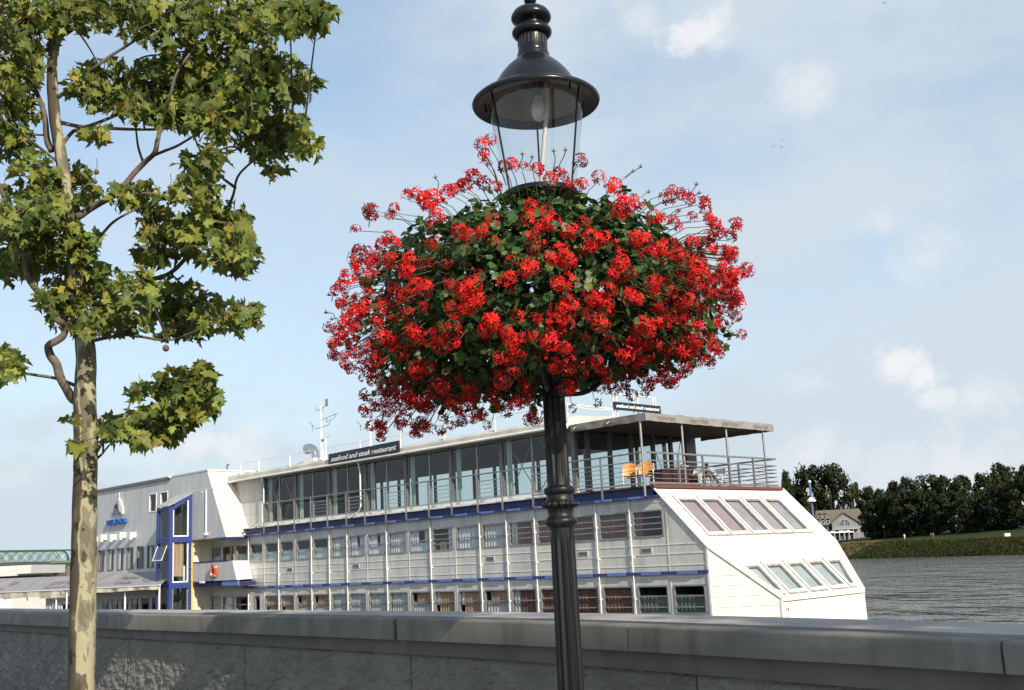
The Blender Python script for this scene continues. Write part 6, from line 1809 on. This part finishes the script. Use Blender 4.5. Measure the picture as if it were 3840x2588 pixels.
g = MB(); b = lc + np.array([.012, -.02, 0]); g.lathe(b, [(.0, 3.885), (.012, 3.888), (.026, 3.900), (.036, 3.922), (.0405, 3.948), (.038, 3.972), (.030, 3.996), (.022, 4.018), (.020, 4.03)], 28); bl_ = g.build('bulb', OPAL, lamp, smooth=True)
g = MB(); g.lathe(b, [(.022, 4.025), (.024, 4.03), (.024, 4.10), (.0, 4.10)], 20); g.build('bulb_socket', MATS['dusty_plate'], lamp, smooth=40)
g = MB(); g.tube(catmull([lc + np.array([.058, -.05, 4.10]), lc + np.array([.058, -.05, 3.98]), lc + np.array([.055, -.05, 3.93]), lc + np.array([.035, -.04, 3.80]), lc + np.array([.012, -.02, 3.62]), lc + np.array([.0, 0, 3.495])], 5), .0115, 10); g.build('conduit', CONDUIT, lamp, smooth=True)
for k, a in enumerate((2.5, 3.0, 5.4, .4, 1.5)):
    g = MB(); c_, s_ = math.cos(a), math.sin(a); g.tube([lc + np.array([.27 * c_, .27 * s_, 4.0]), lc + np.array([.27 * c_, .27 * s_, 3.975])], .005, 5); g.build('hood_screw', IRON, hd)

# ------------------------------------------------------------------ ring of hanging geraniums round the pole
ger = thing('geranium_planter', 'huge ball of red hanging geraniums in planters round the lamp pole', 'flower planter', (LX, LY, 2.6))
BC = np.array([LX - .02, LY, 2.93])
PLANTER = mat('black_planter', (.02, .02, .02), .5, var=(.05, .045, .04), vscale=6)
g = MB(); g.lathe((LX, LY, 0), [(.06, 2.66), (.28, 2.62), (.36, 2.66), (.40, 2.78), (.41, 2.86), (.38, 2.86), (.36, 2.8), (.06, 2.8)], 36); g.build('planter_bowl', PLANTER, ger, smooth=40)
g = MB()
for k in range(3):
    a = math.radians(20 + 120 * k); c_, s_ = math.cos(a), math.sin(a)
    g.tube(catmull([lc + np.array([.055 * c_, .055 * s_, 2.42]), lc + np.array([.2 * c_, .2 * s_, 2.44]), lc + np.array([.33 * c_, .33 * s_, 2.55]), lc + np.array([.38 * c_, .38 * s_, 2.72])], 4), .012, 6)
g.lathe(lc, [(.052, 2.40), (.064, 2.405), (.064, 2.45), (.052, 2.455)], 24)
g.build('bracket', IRON, ger)
GSTEM = mat('geranium_stem', (.055, .085, .025), .7, var=(.12, .06, .035), vscale=4)
GLEAF = mat('geranium_leaf', (1, 1, 1), .45, spec=.25, attr='tint', transl=.18)
PETAL = mat('geranium_petal', (1, 1, 1), .5, spec=.2, attr='tint', transl=.22)
def lobes(t):
    """uneven outline of the ball, by direction"""
    return 1 + .10 * mnoise.noise(Vector(t * 2.2)) + .06 * mnoise.noise(Vector(t * 5.1))
def ball_point(v, share):
    """point of the cushion in direction v: round above, hollow below with a hanging skirt"""
    v = v / np.linalg.norm(v); k = lobes(v)
    hor = math.hypot(v[0], v[1])
    a = 1.0
    zup = .56 if v[2] > 0 else .60 - .20 * v[0]
    a = 1.0 if v[2] > 0 else 1 + .24 * min(.75, -v[2])                    # the skirt hangs wide
    if v[0] > 0: a *= .93
    p = np.array([v[0] * a, v[1] * a, v[2] * zup]) * share * k
    return BC + p
# leaves: five blunt lobes
_g = [(0, 0), (.30, .05), (.50, .22), (.40, .38), (.55, .62), (.28, .72), (0, .95)]
go = _g + [(-x, y) for x, y in reversed(_g[1:-1])]
GT_ = np.array([(0, .40, -.10)] + [(x, y, .10 * math.sin(6 * x) - .10 * y * y) for x, y in go])
GF = [(0, k + 1, (k + 1) % len(go) + 1) for k in range(len(go))]
V = []; F = []; tints = []; nv = 0
def add_leaf(p, out, s):
    global nv
    nrm = out * .7 + np.array([random.gauss(0, .45), random.gauss(0, .45), .45 + random.gauss(0, .4)])
    tip = np.array([random.gauss(0, .7), random.gauss(0, .7), random.gauss(-.5, .5)]) + out * .3
    X, Y_, N_ = leaf_frame(nrm, tip)
    L = GT_ * s
    V.append(p + L[:, :1] * X + L[:, 1:2] * Y_ + L[:, 2:] * N_)
    F.extend([tuple(v + nv for v in f) for f in GF]); nv += len(GT_)
    t = random.uniform(.6, 1.45)
    cc = (.034 * t, .074 * t, .018 * t) if random.random() < .82 else (.095 * t, .115 * t, .030 * t)
    tints.extend([(*cc, 1)] * len(GF))
for _ in range(9800):
    v = np.array([random.gauss(0, 1), random.gauss(0, 1), random.gauss(0, 1)]); v /= np.linalg.norm(v)
    sh = random.uniform(.50, .97) ** .8 * .94
    p = ball_point(v, sh)
    hr = math.hypot(p[0] - BC[0], p[1] - BC[1])
    if v[2] < -.35 and hr < .34: continue
    if sh > .80 and mnoise.noise(Vector(p * 3.2)) < -.30: continue
    add_leaf(p, v, random.uniform(.030, .062))
# the top cushion round the lantern foot
for _ in range(900):
    a = random.uniform(0, 6.3); q = .55 * math.sqrt(random.random()) ; z = 3.46 - .28 * (q / .55) ** 2 + random.uniform(-.10, .03)
    if q < .12: continue
    p = np.array([LX + q * math.cos(a), LY + q * math.sin(a), z]); add_leaf(p, np.array([.5 * math.cos(a), .5 * math.sin(a), .8]), random.uniform(.03, .055))
# sparse hanging skirt under the rim
for _ in range(560):
    a = random.uniform(0, 6.3); q = random.uniform(.45, .92); z = 2.64 - random.uniform(0, .20) * (.5 - .5 * math.cos(a))
    p = np.array([LX + q * math.cos(a), LY + q * math.sin(a), z]); add_leaf(p, np.array([.8 * math.cos(a), .8 * math.sin(a), -.2]), random.uniform(.03, .05))
g = MB(); g.v = np.concatenate(V).tolist(); g.f = F; g.mi = [0] * len(F)
g.build('foliage', GLEAF, ger, smooth=True, tints=tints)

def flower_head(seed, nfl, rad, sparse):
    """an umbel of five petalled florets on thin stalks; head at the origin, facing +z"""
    r = random.Random(seed); verts = []; faces = []; tn = []
    def add(vs, fs, c):
        o = len(verts); verts.extend([tuple(v) for v in vs]); faces.extend([tuple(i + o for i in f) for f in fs]); tn.extend([(*c, 1)] * len(fs))
    for k in range(nfl):
        th = 2.399 * k + r.uniform(-.3, .3); ph = math.acos(1 - (k + .5) / nfl * (1.25 if not sparse else 1.5))
        d = np.array([math.sin(ph) * math.cos(th), math.sin(ph) * math.sin(th), math.cos(ph)])
        c = d * rad * r.uniform(.75, 1.1)
        base = np.array([0, 0, -rad * .7])
        x = np.cross(d, [.3, .2, .9]); x /= np.linalg.norm(x); y = np.cross(d, x)
        w = .0012
        add([base - x * w, base + x * w, c + x * w, c - x * w], [(0, 1, 2, 3)], (.20, .07, .05))
        add([base - y * w, base + y * w, c + y * w, c - y * w], [(0, 1, 2, 3)], (.14, .10, .04))
        t = r.uniform(.75, 1.1); red = (.72 * t, .018 * t, .014 * t) if r.random() < .72 else (.50 * t, .010 * t, .026 * t)
        fl_ = r.uniform(.017, .025)
        if r.random() < (.12 if not sparse else .35):      # a closed bud
            add([c - x * .004, c + y * .004, c + x * .004, c - y * .004, c + d * .022], [(0, 1, 4), (1, 2, 4), (2, 3, 4), (3, 0, 4)], (.35, .03, .03)); continue
        a0 = r.uniform(0, 6.3)
        for q in range(5):
            a = a0 + 2 * math.pi * q / 5 + (.18 if q in (0, 1) else 0); wid = .34 if q < 2 else .47
            e = x * math.cos(a) + y * math.sin(a); s = np.cross(d, e)
            lift = r.uniform(-.1, .5)
            p0 = c; p1 = c + e * fl_ * .45 + d * fl_ * .30 * lift + s * fl_ * wid * .6; p2 = c + e * fl_ * 1.05 + d * fl_ * .1 * lift + s * fl_ * wid * .65
            p3 = c + e * fl_ * 1.15 + d * fl_ * (.05 * lift - .12); p4 = c + e * fl_ * 1.05 + d * fl_ * .1 * lift - s * fl_ * wid * .65; p5 = c + e * fl_ * .45 + d * fl_ * .30 * lift - s * fl_ * wid * .6
            tq = r.uniform(.85, 1.12)
            add([p0, p1, p2, p3, p4, p5], [(0, 1, 2, 3), (0, 3, 4, 5)], (red[0] * tq, red[1] * tq, red[2] * tq))
    return verts, faces, tn
HEADS = [flower_head(s, n, r, sp) for s, n, r, sp in ((1, 13, .052, False), (2, 11, .048, False), (3, 9, .046, False), (4, 15, .056, False), (5, 8, .042, True), (6, 9, .046, True), (7, 6, .036, True))]
HM = []
for k, (vv, ff, tt_) in enumerate(HEADS):
    me = bpy.data.meshes.new('flower_head'); me.from_pydata(vv, [], ff); me.materials.append(PETAL)
    a = me.attributes.new('tint', 'FLOAT_COLOR', 'FACE'); a.data.foreach_set('color', np.asarray(tt_, np.float32).ravel()); HM.append(me)
Z6 = lambda x, y: (1200 + x / 1.3636, 500 + y / 1.3636)
BIG = [(880, 440), (830, 500), (1080, 380), (1060, 440), (1150, 400), (1180, 460), (1290, 500), (1390, 540), (1450, 540), (1230, 600), (1180, 640), (1270, 650), (1215, 770), (1245, 900), (1220, 950), (1290, 890), (780, 780), (740, 810), (800, 840), (740, 900), (700, 920), (770, 880),
       (940, 760), (970, 740), (1050, 700), (1090, 690), (460, 650), (470, 720), (440, 690), (380, 790), (430, 830), (500, 790), (540, 790), (230, 890), (190, 920), (140, 960), (130, 1020), (330, 890), (300, 960), (320, 1040), (1660, 560), (1700, 600), (1740, 590), (1620, 540), (1530, 330), (1560, 370), (1600, 350), (1540, 400), (1500, 270),
       (1940, 650), (1950, 700), (1920, 690), (1700, 770), (1590, 820), (1620, 850), (1420, 840), (1400, 850), (1510, 690), (1540, 660), (1500, 720), (1680, 1000), (1640, 980), (1760, 970), (1790, 960), (1600, 1080), (1650, 1070), (1890, 860), (1940, 890), (2100, 860), (2080, 760), (2120, 720), (2130, 840),
       (540, 340), (580, 330), (500, 310), (450, 320), (560, 380), (600, 420), (690, 290), (740, 270), (660, 310), (780, 220), (350, 540), (370, 560), (1750, 440), (1700, 430), (1980, 440), (2010, 460), (1960, 390), (2030, 500), (850, 1000), (880, 960), (500, 1030), (620, 1080), (560, 1050), (470, 1000), (960, 1020), (980, 1060)]
SIL = [(870, 40), (840, 110), (850, 150), (820, 60), (940, 170), (980, 160), (1040, 170), (1110, 185), (1180, 230), (1220, 200), (1330, 140), (1310, 270), (1340, 260), (1420, 230), (1250, 220), (900, 280), (840, 260), (1800, 290), (1780, 330), (1850, 310), (1880, 340), (1960, 350), (2125, 470), (2100, 530), (2115, 610), (2180, 700), (2150, 700), (2120, 830), (2150, 1030),
       (260, 390), (270, 410), (180, 490), (360, 420), (380, 390), (200, 600), (190, 640), (180, 680), (110, 780), (90, 800), (140, 760), (90, 1000), (70, 1080), (110, 1060), (130, 1180), (170, 1130), (200, 1200), (260, 1240), (240, 1340), (340, 1370), (310, 1490), (520, 1480), (540, 1490), (490, 1490), (1085, 1450), (1100, 1460), (780, 1440), (720, 1430), (830, 1440), (630, 1450),
       (500, 1390), (540, 1400), (560, 1340), (450, 1280), (380, 1280), (680, 1370), (760, 1360), (900, 1400), (950, 1410), (1060, 1350), (1000, 1370), (880, 1340), (620, 1290), (700, 1260), (800, 1300), (1260, 1300), (1290, 1290), (1230, 1100), (1210, 1190), (1270, 1200), (1330, 1180), (1420, 1210), (1460, 1240), (1480, 1270), (1560, 1310), (1540, 1240), (1590, 1200), (1720, 1200), (1700, 1270), (1740, 1250), (1830, 1240), (1850, 1220), (1880, 1210), (1960, 1130), (1930, 1150), (1900, 1120), (2000, 1080),
       (1640, 1150), (1560, 1130), (1480, 1080), (1400, 1160), (960, 1150), (1130, 1130), (1000, 1130), (1040, 1290), (300, 1150), (420, 1120), (400, 1080), (240, 1150), (180, 990), (250, 1090), (2060, 980), (2040, 900), (2090, 900), (2020, 820), (2050, 680), (2000, 600), (1990, 760), (1960, 800), (2060, 600), (2000, 520), (1900, 430), (1830, 480), (1850, 640), (1800, 800)]
def on_ball(x, y):
    """nearest point of the cushion's outside on the line of sight, or the line's point beside the pole"""
    d = ray(x, y); best = None
    for i in range(160):
        t = 4.2 + 2.4 * i / 160; p = CAM + d * t; q = p - BC
        v = q / np.linalg.norm(q); ah = 1.0 if v[2] > 0 else 1.12; e = np.linalg.norm(q / np.array([ah, ah, .56 if q[2] > 0 else .60 - .20 * v[0]])) - 1.0 * lobes(v)
        if e <= 0.0: return p, v
        if best is None or e < best[0]: best = (e, p, v)
    return best[1], best[2]
spots = []
for k, (x, y) in enumerate(BIG):
    p, v = on_ball(*Z6(x, y)); spots.append((p, v, random.choice((0, 1, 2, 3)), random.uniform(.62, .86)))
for k, (x, y) in enumerate(SIL):
    p, v = on_ball(*Z6(x, y)); spots.append((p, v, random.choice((0, 1, 2, 4, 5, 6)), random.uniform(.58, .85)))
n_seen = len(spots)
for _ in range(640):
    v = np.array([random.gauss(0, 1), random.gauss(0, 1), random.gauss(0, .75)]); v /= np.linalg.norm(v)
    p = ball_point(v, random.uniform(.93, 1.06))
    hr = math.hypot(p[0] - LX, p[1] - LY)
    if hr < .30: continue
    edge = hr / .95
    if v[2] > .25 and v[1] < -.2 and random.random() < .85: continue     # the sunny top toward the street is mostly leaves
    if edge < .82 and random.random() < .75: continue
    spots.append((p, v, random.choice((0, 1, 2, 4, 5, 6, 6)), random.uniform(.5, .85)))
for _ in range(120):     # the hanging rim
    a = random.uniform(0, 6.3); q = random.uniform(.55, 1.0); p = np.array([LX + q * math.cos(a), LY + q * math.sin(a), 2.64 - random.uniform(.0, .24) * (1.0 - .55 * math.cos(a))])
    spots.append((p, np.array([math.cos(a), math.sin(a), -.4]), random.choice((1, 2, 4, 5, 6)), random.uniform(.6, .95)))
def head_matrix(p, v, s):
    n = v * .8 + np.array([random.gauss(0, .35), random.gauss(-.25, .35), random.gauss(.25, .35)])
    n /= np.linalg.norm(n)
    x = np.cross(n, [random.gauss(0, 1), random.gauss(0, 1), .3]); x /= np.linalg.norm(x); y = np.cross(n, x)
    m = np.eye(4); m[:3, 0] = x * s; m[:3, 1] = y * s; m[:3, 2] = n * s; m[:3, 3] = p
    return m
stems = MB(); restV = []; restF = []; restT = []; nv = 0
for k, (p, v, h, s) in enumerate(spots):
    m = head_matrix(p, v, s)
    inner = BC + (p - BC) * .72 + np.array([0, 0, .02])
    back = p - m[:3, 2] * .035
    stems.tube([inner, (inner + back) * .5 + np.array([0, 0, .03]), back], [.0022, .0020, .0016], 4, cap=False)
    if k < 100:
        o = bpy.data.objects.new('flower_head', HM[h]); link(o); o.parent = ger
        mm = m.copy(); mm[:3, 3] -= WL[ger]; o.matrix_local = Matrix(mm.tolist())
    else:
        vv, ff, tt_ = HEADS[h]
        A_ = np.array(vv) @ m[:3, :3].T + m[:3, 3]
        dull = random.choice((random.uniform(.8, 1.05), random.uniform(.35, .8)))
        restV.append(A_); restF += [tuple(i + nv for i in f) for f in ff]; nv += len(vv)
        restT += [(c[0] * dull, c[1], c[2] * dull, 1) for c in tt_]
g = MB(); g.v = np.concatenate(restV).tolist(); g.f = restF; g.mi = [0] * len(restF)
fo = g.build('flower_heads', PETAL, ger, tints=restT); fo['kind'] = 'stuff'
# long bare stalks with buds sticking out of the outline
for (x, y), (x2, y2) in (((600, 300), (590, 230)), ((1560, 230), (1640, 175)), ((1540, 240), (1600, 200)), ((1880, 330), (1925, 265)), ((1890, 340), (1940, 310)), ((1190, 200), (1195, 95)), ((1220, 170), (1255, 90)), ((1010, 180), (1035, 110)), ((1060, 170), (1085, 125)), ((80, 950), (30, 920)), ((90, 960), (60, 955)), ((250, 480), (235, 390)), ((2060, 1010), (2120, 1035)), ((2090, 1000), (2110, 975)), ((1480, 1100), (1320, 1280)), ((60, 860), (45, 830)), ((1640, 330), (1680, 305))):
    a, v1 = on_ball(*Z6(x, y)); b2, v2 = on_ball(*Z6(x2, y2))
    stems.tube(catmull([a, (a + b2) * .5 + np.array([.01, 0, .012]), b2], 4), .0022, 4)
    for q in (-.012, .0, .012): stems.tube([b2, b2 + np.array([q, 0, .02 - abs(q)])], [.004, .001], 4)
stems.build('stems', GSTEM, ger)
